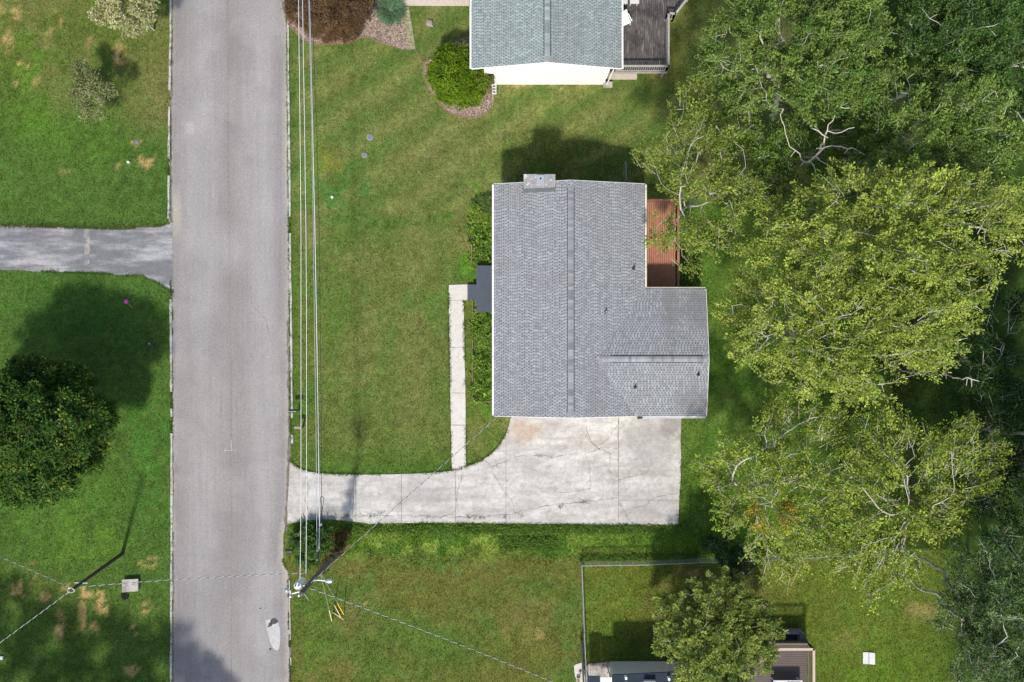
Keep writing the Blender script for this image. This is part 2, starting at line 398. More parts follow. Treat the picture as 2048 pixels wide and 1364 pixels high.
# ------------------------------------------------------------------ lawn colour (what grows there, plus shade painted into the colour in places)
def lawn(x, y):
    """turf colour, painted shade included, at ground point (m)"""
    px = x * F / H + 1024.0; py = 682.0 - y * F / H
    c = np.empty(x.shape + (3,), dtype=np.float32)
    fine = (.105, .135, .036)
    c[...] = fine
    left = px < 345
    c[left] = (.069, .120, .030)
    def blend(rgb, w):
        w = np.clip(w, 0, 1)[..., None]
        c[...] = c * (1 - w) + np.array(rgb, dtype=np.float32) * w
    n1 = fbm(x, y, .16, 4, 1); n2 = fbm(x, y, .55, 4, 5); n3 = fbm(x, y, 1.6, 3, 9)
    warp = (n2 - .5) * 120
    def spot(cx, cy, rx, ry, rgb, s, soft=.6):
        d = np.hypot((px + warp * .5 - cx) / rx, (py + warp * .5 - cy) / ry)
        blend(rgb, s * np.clip((1 - d) / soft, 0, 1) * np.clip(.25 + 1.5 * (n3 - .5) * 2 + .45, .1, 1))
    sm = lambda v, a, b: np.clip((v - a) / (b - a), 0, 1)
    # left lawn: upper part olive and dry, lower part lush with tree shade painted in
    blend((.105, .125, .032), left * sm(260 - py, 0, 160) * .75)
    blend((.15, .135, .06), left * sm(260 - py, 0, 120) * sm(n2, .5, .66) * .6)
    blend((.17, .15, .07), left * sm(px, 225, 300) * sm(290 - py, 0, 60) * sm(py, 60, 140) * .65)
    spot(60, 180, 80, 140, (.085, .16, .022), .7); spot(150, 280, 150, 60, (.075, .155, .022), .5)
    spot(120, 1030, 180, 110, (.075, .16, .024), .6); spot(170, 1090, 120, 60, (.10, .17, .028), .7)
    spot(300, 900, 60, 200, (.05, .135, .028), .6); spot(170, 620, 220, 120, (.034, .10, .022), .55)  # second patch paints the left tree's shade into the turf
    spot(60, 1180, 110, 70, (.115, .12, .035), .6); spot(200, 1250, 180, 120, (.085, .115, .03), .5)
    spot(90, 1330, 180, 70, (.06, .10, .025), .6)  # darker green in the lower corner of the left lawn
    # front yard of the middle house
    mid = (px > 575) & (py < 950)
    blend((.155, .155, .062), mid * sm(n1, .44, .58) * .85)
    blend((.064, .115, .026), mid * sm(n2, .53, .66) * .7)
    blend((.165, .165, .070), mid * (py < 420) * sm(n2, .42, .58) * .45)
    blend((.125, .145, .05), (px > 640) * (px < 905) * (py > 360) * (py < 900) * .4)
    stripe = .5 + .5 * np.sin((px + warp * .2) / 17.0)
    blend((.085, .125, .032), mid * (py > 430) * (px < 900) * stripe * .42)
    diag = .5 + .5 * np.sin(((px * .55 + py * .83) + warp * .3) / 11.0)
    dm = (px > 575) * (px < 1350) * (py < 420)
    blend((.155, .168, .062), dm * diag * .75)
    blend((.066, .118, .028), dm * (1 - diag) * .6)
    spot(690, 390, 85, 85, (.052, .150, .035), .75); spot(655, 325, 46, 38, (.17, .16, .035), .75)
    spot(625, 330, 30, 70, (.085, .17, .03), .5)
    spot(930, 320, 190, 80, (.16, .155, .065), .55)
    spot(820, 440, 190, 26, (.06, .115, .028), .55); spot(760, 460, 60, 40, (.06, .115, .025), .6)
    blend((.055, .12, .022), mid * sm(px, 598, 580) * .7)
    blend((.055, .12, .022), (px > 640) * (px < 1010) * sm(py, 885, 940) * (py < 955) * .7)
    spot(960, 480, 40, 110, (.085, .17, .022), 1, .2); spot(965, 710, 40, 130, (.08, .17, .022), 1, .2)
    spot(1110, 320, 140, 60, (.075, .12, .02), .7)  # darker green turf behind the house
    spot(1330, 60, 60, 150, (.15, .145, .045), .7); spot(1270, 190, 60, 50, (.085, .135, .03), .8)
    blend((.062, .138, .020), (px > 1362) * (py > 400) * (py < 1130) * .65)
    # strip below the driveway and the mown yard under it
    low = (px > 575) & (py > 1040)
    st = sm(1130 + (n2 - .5) * 60 - py, 0, 30) * low
    blend((.085, .155, .024), st * .9)
    blend((.22, .27, .065), st * sm(n3, .46, .58) * sm(np.abs(px - 930), 360, 60))
    blend((.045, .11, .022), st * sm(n2, .56, .68) * .7)
    yard = low * (1 - st)
    blend((.118, .118, .034), yard * .85)
    blend((.15, .12, .05), yard * sm(n2, .5, .66) * .55)
    blend((.075, .128, .03), yard * sm(n1, .52, .64) * .75)
    spot(700, 1240, 60, 50, (.16, .125, .06), .6); spot(1060, 1220, 110, 45, (.16, .13, .06), .5)
    spot(640, 1300, 70, 90, (.09, .145, .03), .7); spot(920, 1290, 120, 70, (.08, .125, .03), .5); spot(1140, 1260, 40, 110, (.07, .135, .035), .6)
    blend((.098, .135, .022), (px > 1165) * (py > 1130) * .7)
    spot(1330, 1230, 90, 120, (.12, .07, .035), .55); spot(1370, 1150, 70, 35, (.15, .085, .05), .7)
    spot(1500, 1170, 90, 50, (.14, .095, .05), .6); spot(1850, 1215, 60, 30, (.24, .175, .09), .7); spot(1690, 1290, 40, 25, (.2, .18, .07), .6)
    spot(1750, 1330, 120, 60, (.09, .16, .02), .7)
    # forest floor on the right, its colour darkened to deepen the wood's shade
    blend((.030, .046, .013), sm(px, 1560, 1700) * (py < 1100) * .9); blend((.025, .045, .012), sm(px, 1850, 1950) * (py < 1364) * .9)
    # dry tan scars in the left lawn
    def scars(lst, s, rgb=(.42, .28, .15)):
        for cx, cy, rx, ry, k in lst:
            d = np.hypot((px + (n2 - .5) * 30 - cx) / rx, (py + (n3 - .5) * 30 - cy) / ry)
            blend(rgb, s * np.clip((1.1 - d) * 2.5, 0, 1) * sm(n3 + (fbm(x, y, 5, 2, 21) - .5) * .8, .40, .52) * k)
    scars([(43, 1178, 14, 22, 1), (95, 1196, 12, 10, 1), (118, 1252, 12, 30, 1), (170, 1190, 16, 12, 1), (196, 1200, 10, 40, 1), (205, 1222, 10, 18, 1),
           (160, 1235, 8, 40, .9), (183, 1256, 12, 10, .8), (268, 1255, 10, 16, 1), (292, 1215, 10, 18, 1), (300, 1125, 22, 12, .9), (265, 1340, 20, 14, .8), (300, 1352, 12, 14, .8),
           (200, 1165, 12, 8, .7), (64, 1165, 10, 6, .7), (55, 1130, 16, 6, .4), (130, 1176, 10, 8, .6)], .9)
    scars([(42, 8, 8, 10, 1), (35, 30, 14, 10, .9), (18, 80, 12, 24, .7), (240, 110, 16, 20, .8), (180, 90, 8, 16, .7), (52, 128, 8, 7, 1), (38, 128, 6, 5, 1), (80, 160, 12, 10, .6),
           (25, 165, 8, 8, .5), (8, 22, 10, 16, .6), (270, 285, 18, 16, .6), (290, 325, 16, 16, 1), (300, 315, 8, 16, .7), (262, 283, 6, 6, .8), (240, 118, 12, 8, .8),
           (230, 335, 6, 6, .7), (264, 400, 5, 5, .7), (100, 80, 12, 30, .4), (118, 40, 10, 20, .4), (130, 345, 14, 8, .4)], .85)
    scars([(1385, 1145, 14, 6, .8), (1450, 1210, 14, 8, .6), (1080, 1270, 10, 8, .6), (735, 1210, 5, 6, .7), (700, 1095, 12, 9, .8), (722, 835, 7, 5, .9), (697, 826, 8, 4, .6), (1025, 172, 40, 4, .8), (1130, 174, 40, 4, .8), (948, 450, 6, 14, .8)], .8)
    blend((.05, .115, .022), sm(n3 + (n2 - .5) * .5, .60, .72) * .3)
    v = .90 + .55 * (fbm(x, y, 3.5, 3, 13) - .5) + .25 * (n2 - .5) + .22 * (n3 - .5)
    return np.clip(c * v[..., None] * np.array([1.38, 1.43, 1.12]), .004, .9)

# ------------------------------------------------------------------ the ground
def axis(lo, hi, step):
    core = np.arange(lo, hi + 1e-6, step)
    far = np.array([2, 5, 10, 20, 40, 80, 160, 320.])
    return np.concatenate([lo - far[::-1], core, hi + far])
gx, gy = axis(-36, 38, .25), axis(-26, 26, .25)
X, Y = np.meshgrid(gx, gy)
nx, ny = len(gx), len(gy)
gv = np.stack([X.ravel(), Y.ravel(), np.zeros(X.size)], 1)
ii = (np.arange(ny - 1)[:, None] * nx + np.arange(nx - 1)[None]).ravel()
gf = np.stack([ii, ii + 1, ii + nx + 1, ii + nx], 1)
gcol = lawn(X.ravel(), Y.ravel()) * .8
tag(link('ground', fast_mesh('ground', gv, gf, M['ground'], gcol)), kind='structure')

def in_any(x, y, polys):
    r = np.zeros(x.shape, bool)
    for p in polys: r |= inside(x, y, p)
    return r

def blades(n, xr, yr, lmin, lmax, w, mask, bright=1.0, spread=1.0, z0=0.0):
    x = RNG.uniform(*xr, n); y = RNG.uniform(*yr, n)
    k = mask(x, y); x, y = x[k], y[k]; n = len(x)
    a = RNG.uniform(0, 2 * np.pi, n); L = RNG.uniform(lmin, lmax, n)
    tilt = np.clip(RNG.normal(.75, .3, n) * spread, .1, 1.4)
    d = np.stack([np.cos(a) * np.sin(tilt), np.sin(a) * np.sin(tilt), np.cos(tilt)], 1)
    s = np.stack([-np.sin(a), np.cos(a), np.zeros(n)], 1)
    p = np.stack([x, y, np.full(n, z0)], 1)
    ww = (w * RNG.uniform(.6, 1.3, n))[:, None]
    v = np.stack([p - s * ww, p + s * ww, p + d * L[:, None]], 1).reshape(-1, 3)
    col = lawn(x, y) * (bright * RNG.uniform(.35, 1.75, n))[:, None]
    dry = RNG.random(n) < .025
    col[dry] = np.array([.30, .25, .12]) * RNG.uniform(.6, 1.2, dry.sum())[:, None]
    return v, np.arange(3 * n).reshape(-1, 3), np.repeat(col, 3, 0)

roadp = PA(road_l) + PA(road_r)[::-1]
def lawn_mask(x, y):
    return ~(in_any(x, y, EXCL) | inside(x, y, house_rect)) & (vnoise(x, y, 2.5, 40) + RNG.random(len(x)) * .8 > .45)
v1, f1, c1 = blades(720000, (-36, 30), (-24.5, 24.5), .06, .14, .018, lawn_mask)
tag(link('lawn_grass', fast_mesh('lawn_grass', v1, f1, M['blade'], c1)), 'short mown grass covering the yards on both sides of the road', 'grass', kind='stuff')

def strip_mask(x, y):
    px = x * F / H + 1024; py = 682 - y * F / H
    n = fbm(x, y, .8, 3, 30)
    a = (px > 575) & (px < 1420) & (py > 1043) & (py < 1120 + (n - .5) * 50) & (RNG.random(len(x)) < .9)
    edge = (px > 1358) & (px < 1420) & (py > 560) & (py < 1120) & (RNG.random(len(x)) < .5)
    yard = (px > 1005) & (px < 1290) & (py > 262) & (py < 372) & (RNG.random(len(x)) < .5)
    return (a | edge | yard) & ~in_any(x, y, EXCL) & ~inside(x, y, house_rect)
v1, f1, c1 = blades(170000, (-15, 14), (-15.5, 14.5), .09, .24, .022, strip_mask, 1.1)
tag(link('rough_grass', fast_mesh('rough_grass', v1, f1, M['blade'], c1)), 'longer unmown grass between the concrete drive and the fence', 'grass', kind='stuff')

# ------------------------------------------------------------------ road and kerbs
def road_x(pts, py):
    ys = np.array([p[1] for p in pts]); xs = np.array([p[0] for p in pts])
    return np.interp(py, ys, xs)
rys = np.concatenate([np.arange(-900, -40, 40), np.arange(-40, 1410, 6.), np.arange(1410, 2300, 40)])
nc = 48
xl = road_x(road_l, rys) + RNG.uniform(-1.4, 1.4, len(rys)); xr_ = road_x(road_r, rys) + RNG.uniform(-1.2, 1.2, len(rys))
t = np.linspace(0, 1, nc)
RX = xl[:, None] * (1 - t) + xr_[:, None] * t; RY = np.repeat(rys[:, None], nc, 1)
wx = (RX - 1024) * H / F; wy = (682 - RY) * H / F
rc = np.empty(RX.shape + (3,)); rc[...] = (.226, .208, .198)
across = np.repeat(t[None], len(rys), 0)
def rb(rgb, w):
    global rc
    w = np.clip(w, 0, 1)[..., None]; rc = rc * (1 - w) + np.array(rgb) * w
lane = .5 + .5 * np.cos((across - .27) * 2 * np.pi / .5)
rb((.30, .288, .282), lane * .5)
rb((.205, .188, .186), np.clip(1 - np.abs(across - .06) / .09, 0, 1) * .5 * fbm(wx, wy, .25, 3, 2) * 1.6)
rb((.21, .195, .19), np.clip(1 - np.abs(across - .93) / .07, 0, 1) * .5)
rb((.38, .335, .29), np.clip((across - .945) / .04, 0, 1) * .75 * np.clip(fbm(wx, wy, .4, 3, 7) * 1.8, 0, 1))
rb((.38, .34, .27), np.clip((.035 - across) / .03, 0, 1) * .6 * np.clip((fbm(wx, wy, .3, 3, 8) - .35) * 4, 0, 1))
rb((.20, .19, .188), np.clip(1 - np.abs(across - .485) / .012, 0, 1) * .45)
rb((.33, .315, .305), np.clip(1 - np.hypot((RX - 450) / 110, (RY - 500) / 70), 0, 1) * .5)
rb((.36, .31, .29), (np.hypot((RX - 380) / 9, (RY - 257) / 14) < 1) * .55)
rb((.40, .36, .28), np.clip(1 - np.hypot((RX - 352) / 16, (RY - 425) / 60), 0, 1) * .7)
rb((.18, .168, .164), np.clip((fbm(wx, wy, .22, 4, 33) - .58) * 5, 0, .22)); rb((.29, .275, .262), np.clip((fbm(wx, wy, .35, 4, 35) - .56) * 5, 0, .28))
rc = rc * (.90 + .22 * fbm(wx, wy * .12, 1.4, 4, 3))[..., None] * (.94 + .12 * fbm(wx, wy, .5, 3, 4))[..., None]
rv = np.stack([wx.ravel(), wy.ravel(), np.full(wx.size, .012)], 1)
ii = (np.arange(len(rys) - 1)[:, None] * nc + np.arange(nc - 1)[None]).ravel()
rf = np.stack([ii, ii + nc, ii + nc + 1, ii + 1], 1)
road = tag(link('road', fast_mesh('road', rv, rf, M['road'], rc.reshape(-1, 3))), kind='structure')

def blob(cx, cy, rx, ry, n=18, j=.2):
    return [(cx + math.cos(2 * math.pi * k / n) * rx * random.uniform(1 - j, 1 + j), cy + math.sin(2 * math.pi * k / n) * ry * random.uniform(1 - j, 1 + j)) for k in range(n)]
b = MB(); b.prism(ccw(PA(smooth_line([(531, 1240), (545, 1238), (556, 1244), (560, 1262), (560, 1284), (557, 1299), (551, 1300), (543, 1290), (536, 1268), (531, 1240)], 3)[:-1])), .012, .017)
b.build('patch', M['patch'], road)
b = MB()
for cx, cy, rx, ry in ((548, 1242, 8, 6), (541, 1249, 4, 4), (537, 1253, 2.2, 1.6), (541, 1298, 2.4, 2.2), (521, 1217, 2, 1.5)):
    b.prism(ccw(PA(blob(cx, cy, rx, ry))), .012, .021)
b.build('stain', M['tar'], road)
b = MB()
def ribbon(mb, pts, w, z, wj=.5):
    pts = [Vector((p[0], p[1], 0)) for p in pts]
    vs = []
    for i, p in enumerate(pts):
        d = (pts[min(i + 1, len(pts) - 1)] - pts[max(i - 1, 0)]).normalized()
        n = Vector((-d.y, d.x, 0)); ww = w * random.uniform(1 - wj, 1 + wj) / 2
        vs += [p + n * ww + Vector((0, 0, z)), p - n * ww + Vector((0, 0, z))]
    mb.add(vs, [(2 * i, 2 * i + 1, 2 * i + 3, 2 * i + 2) for i in range(len(pts) - 1)])
ribbon(b, rough(PA([(455, -30), (457, 300), (460, 600), (464, 900), (463, 1364)]), .01, 1.2), .018, .017)
ribbon(b, rough(PA([(508, 520), (500, 560), (505, 610), (530, 640), (545, 690), (520, 720)]), .06, .4), .014, .017)
b.build('seam', M['crack'], road)
b = MB()
for ln in ([(530, 615), (545, 640), (538, 665), (552, 700)], [(515, 800), (545, 815)], [(500, 555), (512, 600), (520, 655), (505, 690)], [(520, 485), (558, 495)], [(540, 180), (520, 230), (505, 300), (512, 360), (515, 420)], [(530, 20), (536, 0)],
           [(548, 440), (570, 430), (575, 445)], [(505, 1150), (540, 1140)], [(520, 900), (522, 960), (515, 1010)], [(385, 790), (420, 785)], [(470, 1185), (500, 1172), (545, 1168)]):
    ribbon(b, rough(PA(ln), .08, .25), .02, .0165, .8)
b.build('hairline_crack', M['hair'], road)
b = MB()
ribbon(b, rough(PA([(463, 880), (463, 905)]), .02, .3), .03, .016); ribbon(b, rough(PA([(448, 901), (470, 900)]), .02, .3), .03, .016); ribbon(b, rough(PA([(448, 901), (455, 894)]), .01, .3), .03, .016)
b.build('paint_mark', M['patch'], road)

def kerb(name, pts, w, skip, label):
    b = MB()
    line = rough(PA(pts), .012, .55)
    on = True
    run = []
    for i, p in enumerate(line):
        if fbm(np.array([p[0]]), np.array([p[1]]), .5, 2, skip)[0] < .30 and len(run) > 1:
            ribbon_box(b, run, w); run = []
        else: run.append(p)
    if len(run) > 1: ribbon_box(b, run, w)
    o = b.build(name, M['kerb']); tag(o, kind='structure')
def ribbon_box(mb, pts, w):
    vs = []
    pts = [Vector((p[0], p[1], 0)) for p in pts]
    for i, p in enumerate(pts):
        d = (pts[min(i + 1, len(pts) - 1)] - pts[max(i - 1, 0)]).normalized(); n = Vector((-d.y, d.x, 0))
        ww = w * random.uniform(.7, 1.15) / 2; z = random.uniform(.07, .1)
        vs += [p + n * ww, p + n * ww + Vector((0, 0, z)), p - n * ww + Vector((0, 0, z)), p - n * ww]
    fs = []
    for i in range(len(pts) - 1):
        a = 4 * i
        for k in range(3): fs.append((a + k, a + k + 1, a + k + 5, a + k + 4))
    fs += [(0, 3, 2, 1), (len(vs) - 4, len(vs) - 3, len(vs) - 2, len(vs) - 1)]
    mb.add(vs, fs)
kerb('kerb', [(575, -300), (577, 150), (579, 300), (581, 500), (583, 700), (585, 920)], .13, 50, '')
kerb('kerb', [(579, 1160), (583, 1364), (585, 1800)], .07, 51, '')
kerb('kerb', [(344, -300), (342, 60), (340, 180), (338.5, 300), (338, 437)], .13, 52, '')
kerb('kerb', [(342, 598), (343, 700), (344, 850), (344, 1000), (343, 1364), (343, 1800)], .15, 53, '')
b = MB()
ribbon(b, rough(PA([(577, 640), (579, 760), (580, 800), (579, 860), (579, 920), (577, 960), (576, 1000), (573, 1040), (574, 1062)]), .05, .25), .26, .018, .5)
ribbon(b, rough(PA([(578, 1150), (581, 1250), (582, 1364)]), .03, .3), .12, .018, .5)
ribbon(b, rough(PA([(344, 60), (343, 180), (341, 300), (342, 440)]), .03, .3), .14, .018, .6)
tag(b.build('gutter_dirt', M['dirt']), kind='structure')

# ------------------------------------------------------------------ drives and paths
drive = MB(); drive.prism(drive_poly, -.05, .014)
drive_o = tag(drive.build('driveway', M['dirt']), kind='structure')
cuts = [640, 712, 803, 911, 1012, 1237]
edges = [560] + cuts + [1380]
for i in range(len(edges) - 1):
    x0, x1 = P(edges[i], 0)[0], P(edges[i + 1], 0)[0]
    pl = clip_half(clip_half(drive_poly, 1, 0, x1 - .012), -1, 0, -(x0 + .012))
    if edges[i] in (1012, 1237) :      # the big apron is cast in two rows
        ymid = P(0, 1000)[1]
        parts = [clip_half(pl, 0, 1, ymid - .008), clip_half(pl, 0, -1, -(ymid + .008))] if edges[i] == 1237 else [pl]
    else: parts = [pl]
    for q in parts:
        if len(q) < 3: continue
        b = MB(); b.prism(ccw(q), .0, .045 + random.uniform(-.004, .004))
        b.build('slab', M['drive'], drive_o)
b = MB()
for ln in ([(612, 952), (618, 975), (610, 1000), (622, 1030)], [(640, 1022), (665, 1020), (680, 1035), (700, 1032), (735, 1031), (800, 1031), (880, 1034), (926, 1034), (985, 1032), (1030, 1026), (1060, 1018), (1105, 1010), (1160, 1003), (1237, 996)],
           [(970, 921), (982, 934), (1010, 922), (1040, 912), (1085, 911), (1105, 914), (1150, 907), (1185, 902), (1207, 893), (1235, 898)],
           [(985, 945), (1005, 975), (1025, 1005), (1033, 1030)], [(1172, 840), (1177, 870), (1188, 890), (1200, 900)], [(1222, 870), (1235, 848), (1237, 840)], [(1218, 875), (1205, 884), (1188, 900)],
           [(1220, 905), (1221, 930), (1217, 942), (1235, 955)], [(1170, 905), (1178, 930), (1182, 950), (1178, 985)], [(1105, 985), (1140, 984), (1180, 976)], [(1237, 958), (1265, 953), (1290, 948), (1298, 940)],
           [(1265, 1015), (1290, 1012), (1300, 998), (1330, 990), (1357, 986)], [(1150, 990), (1165, 1002), (1185, 1000)], [(1170, 870), (1195, 896), (1222, 908)], [(925, 945), (918, 975), (912, 1000), (914, 1018)],
           [(710, 950), (707, 985), (705, 1030)], [(718, 1018), (728, 1034)], [(912, 1020), (895, 1030), (880, 1036)], [(1238, 1000), (1252, 1030), (1254, 1048)], [(1237, 840), (1236, 870), (1237, 940)]):
    ribbon(b, rough(PA(ln), .07, .22), .022, .052, .8)
b.build('crack', M['crack'], drive_o)

walk_o = MB(); walk_o.prism(ccw(walk_poly), -.03, .012); walk_o = tag(walk_o.build('front_path', M['dirt']), kind='structure')
wys = [560, 601, 695, 786, 850, 945]
for a, c in zip(wys[:-1], wys[1:]):
    q = clip_half(clip_half(walk_poly, 0, 1, P(0, a)[1] - .01), 0, -1, -(P(0, c)[1] + .01))
    q = rough(q + [q[0]], .012, .4)[:-1]
    b = MB(); b.prism(ccw(q), 0, .05 + random.uniform(-.006, .006)); b.build('slab', M['walk'], walk_o)

b = MB(); b.prism(ndrive_poly, -.03, .02)
nd = tag(b.build('asphalt_driveway', M['neighbour_drive']), kind='structure')
b = MB(); b.prism(ccw(PA(rough([(168, 457), (180, 457), (181, 500), (178, 528), (170, 530)], 1.2, 8))), .01, .026); b.build('concrete_strip', M['strip'], nd)
b = MB()
for ln in ([(169, 458), (172, 490), (168, 510), (172, 530)], [(92, 462), (88, 480), (90, 500)], [(250, 462), (254, 490), (262, 515)], [(172, 520), (150, 522), (140, 528)], [(230, 528), (260, 540), (300, 548)],
           [(300, 468), (318, 478), (320, 470)], [(178, 500), (200, 515), (260, 530)], [(10, 535), (60, 530), (100, 532)], [(181, 475), (160, 462), (150, 455)]):
    ribbon(b, rough(PA(ln), .05, .25), .022, .028, .6)
b.build('crack', M['crack'], nd)

tag((lambda b: (b.prism(ccw(tan_walk), -.02, .03), b.build('gravel_path', M['tan']))[1])(MB()), kind='structure')
for nm, poly in (('mulch_bed', bed1), ('mulch_bed', bed2)):
    b = MB(); b.prism(ccw(PA(poly[:-1])), -.02, .03)
    bed_o = tag(b.build(nm, M['mulch']), kind='structure')
    b = MB(); cut = poly[:int(len(poly) * .62)]
    ribbon_box(b, rough(PA(cut), .015, .35), .09); b.build('edging', M['edging'], bed_o)
b = MB(); b.prism(ccw(paver_poly), -.02, .02)
pv = tag(b.build('paver_path', M['dirt']), kind='structure')
for r in range(12):
    for q in range(2):
        t0, t1 = (r + .06) / 12, (r + .94) / 12
        lx = lambda t: 802 + 16 * t; rx = lambda t: 818 + 14 * t
        u0, u1 = (.04, .48) if q == 0 else (.52, .96)
        y0, y1 = 13 + 86 * t0, 13 + 86 * t1
        pts = [(lx(t0) * (1 - u0) + rx(t0) * u0, y0), (lx(t0) * (1 - u1) + rx(t0) * u1, y0), (lx(t1) * (1 - u1) + rx(t1) * u1, y1), (lx(t1) * (1 - u0) + rx(t1) * u0, y1)]
        b = MB(); b.prism(ccw(PA(pts)), 0, .035 + random.uniform(-.006, .006)); b.build('paver', M['paver'], pv)
b = MB(); ribbon_box(b, rough(PA([(832, 102), (842, 118), (853, 134)]), .02, .3), .07)
tag(b.build('bed_edging', M['edging']), 'thin brown edging strip running from the paver path to the round green shrub', 'edging')

# wood chips
def chips(poly, n, zc, name, label):
    poly = np.array(poly); x0, y0 = poly.min(0); x1, y1 = poly.max(0)
    x = RNG.uniform(x0, x1, n); y = RNG.uniform(y0, y1, n); k = inside(x, y, poly); x, y = x[k], y[k]; n = len(x)
    a = RNG.uniform(0, 6.28, n); L = RNG.uniform(.03, .09, n); w = RNG.uniform(.012, .03, n)
    d = np.stack([np.cos(a), np.sin(a), RNG.normal(0, .25, n)], 1) * L[:, None]; s = np.stack([-np.sin(a), np.cos(a), RNG.normal(0, .4, n)], 1) * w[:, None]
    p = np.stack([x, y, np.full(n, zc) + RNG.uniform(0, .02, n)], 1)
    v = np.stack([p - d - s, p + d - s, p + d + s, p - d + s], 1).reshape(-1, 3)
    c = np.array([.34, .26, .21]) * RNG.uniform(.3, 1.6, n)[:, None]
    tag(link(name, fast_mesh(name, v, np.arange(4 * n).reshape(-1, 4), M['leafdull'], np.repeat(c, 4, 0))), label, 'mulch', kind='stuff')
chips(PA(bed1), 9000, .04, 'wood_chips', 'loose wood chips in the bed beside the brown shrub')
chips(PA(bed2), 7000, .04, 'wood_chips', 'loose wood chips in the bed under the round green shrub')

# ------------------------------------------------------------------ shingled roofs
def shingle_slope(roof, O, U, V, un, vn, light, dark, rng, singles=0, overlap=True):
    """O eave corner, U along the eave, V up the slope (unit vectors); un, vn lengths. Every tab is geometry; the top rows become single objects."""
    O, U, V = map(lambda q: np.array(q, float), (O, U, V)); N = np.cross(U, V); N = N / np.linalg.norm(N)
    if N[2] < 0: N = -N
    E = .143
    rows = int(vn / E)
    E = vn / rows
    tabs = []
    vs, fs, cs = [], [], []
    for r in range(rows):                                   # one sloped strip for each course, butting over the one below
        v0, v1 = r * E - .012, (r + 1) * E
        tone = np.array(dark) * rng.uniform(.85, 1.2); lt = np.array(light) * rng.uniform(.93, 1.05)
        b = len(vs); vh = v0 + E * .66
        for u in (0, un):
            for v, z, t in ((v0, .0, tone), (v0, .012, tone), (vh, .008, tone), (vh, .013, lt), (v1, .009, lt)):
                vs.append(O + U * u + V * v + N * z); cs.append(t)
        fs += [(b + k, b + 5 + k, b + 6 + k, b + 1 + k) for k in range(4)]
        u = -.2 + (.097 if r % 2 else 0) + rng.uniform(-.03, .03)
        while u < un:
            w = rng.choice([.095, .11, .11, .14]) * rng.uniform(.92, 1.08); g = .193 - w if w < .13 else .07
            a, c = max(u, 0), min(u + w, un)
            if c - a > .03: tabs.append((r, a, c, v0, v1))
            u += w + g
    me = fast_mesh('course', np.array(vs), np.array(fs), M['under'], np.array(cs))
    link('course', me, roof)['kind'] = 'stuff'
    tabs.sort(key=lambda q: -q[0])
    def tabgeo(a, c, v0, v1):
        q = []
        for u in (a, c):
            for v, z in ((v0 + .001, .012), (v0 + .001, .021), (v1 - .004, .011), (v1 - .004, .004)):
                q.append(U * u + V * v + N * z)
        return q
    tf = [(1, 5, 6, 2), (0, 4, 5, 1), (0, 1, 2, 3), (4, 7, 6, 5)]
    if singles:
        protos = []
        for w in (.095, .11, .14):
            for tone in (.82, .95, 1.03, 1.15):
                protos.append((w, fast_mesh('shingle', np.array(tabgeo(0, w, 0, E)), np.array(tf), M['tile'], np.tile(np.array(light) * tone, (8, 1)))))
        for q in tabs[:singles]:
            w = q[2] - q[1]
            c = [p for p in protos if abs(p[0] - w) < .014] or protos
            link('shingle', c[rng.integers(len(c))][1], roof, O + U * q[1] + V * (q[3]))
        tabs = tabs[singles:]
    n = len(tabs)
    vv = np.empty((n, 8, 3)); cc = np.empty((n, 8, 3)); ff = np.empty((n, 4, 4), int)
    for i, q in enumerate(tabs):
        vv[i] = np.array(tabgeo(*q[1:])) + O
        tn = rng.normal(1, .13); cc[i] = np.array(light) * np.clip(tn, .7, 1.25) * (1 + rng.normal(0, .012, 3))
        ff[i] = np.array(tf) + 8 * i
    link('shingle_field', fast_mesh('shingle_field', vv.reshape(-1, 3), ff.reshape(-1, 4), M['tile'], cc.reshape(-1, 3)), roof)['kind'] = 'stuff'

def ridge_caps(roof, a, b, half, slope, light, rng, step=.2, lift=.03):
    """overlapping caps bent over the ridge line a-b"""
    a, b = np.array(a, float), np.array(b, float); d = b - a; L = np.linalg.norm(d); d /= L
    s = np.array([d[1], -d[0], 0.])
    n = int(L / step)
    meshes = []
    for tone in (.72, .82, .95, 1.0, 1.08, 1.2):
        q = []
        for t, z in ((0, .012), (step * 1.15, .026)):
            q += [d * t - s * half + np.array([0, 0, z - half * slope]), d * t + np.array([0, 0, z + .008]), d * t + s * half + np.array([0, 0, z - half * slope])]
        q += [x - np.array([0, 0, .02]) for x in q[:6]]
        f = [(0, 1, 4, 3), (1, 2, 5, 4), (3, 4, 10, 9), (4, 5, 11, 10), (0, 3, 9, 6), (5, 2, 8, 11)]
        meshes.append(fast_mesh('ridge_cap', np.array(q), np.array(f), M['tile'], np.tile(np.array(light) * tone, (12, 1))))
    for i in range(n):
        link('ridge_cap', meshes[rng.integers(len(meshes))], roof, a + d * i * step + np.array([0, 0, lift]))

def slab_roof(name, pts_top, th, m, parent):
    """thin solid board under the shingles (decking and soffit)"""
    vs = [tuple(p) for p in pts_top] + [(p[0], p[1], p[2] - th) for p in pts_top]
    n = len(pts_top); fs = [tuple(range(n)), tuple(range(2 * n - 1, n - 1, -1))] + [(i, i + n, (i + 1) % n + n, (i + 1) % n) for i in range(n)]
    b = MB(); b.add(vs, fs); return b.build(name, m, parent)

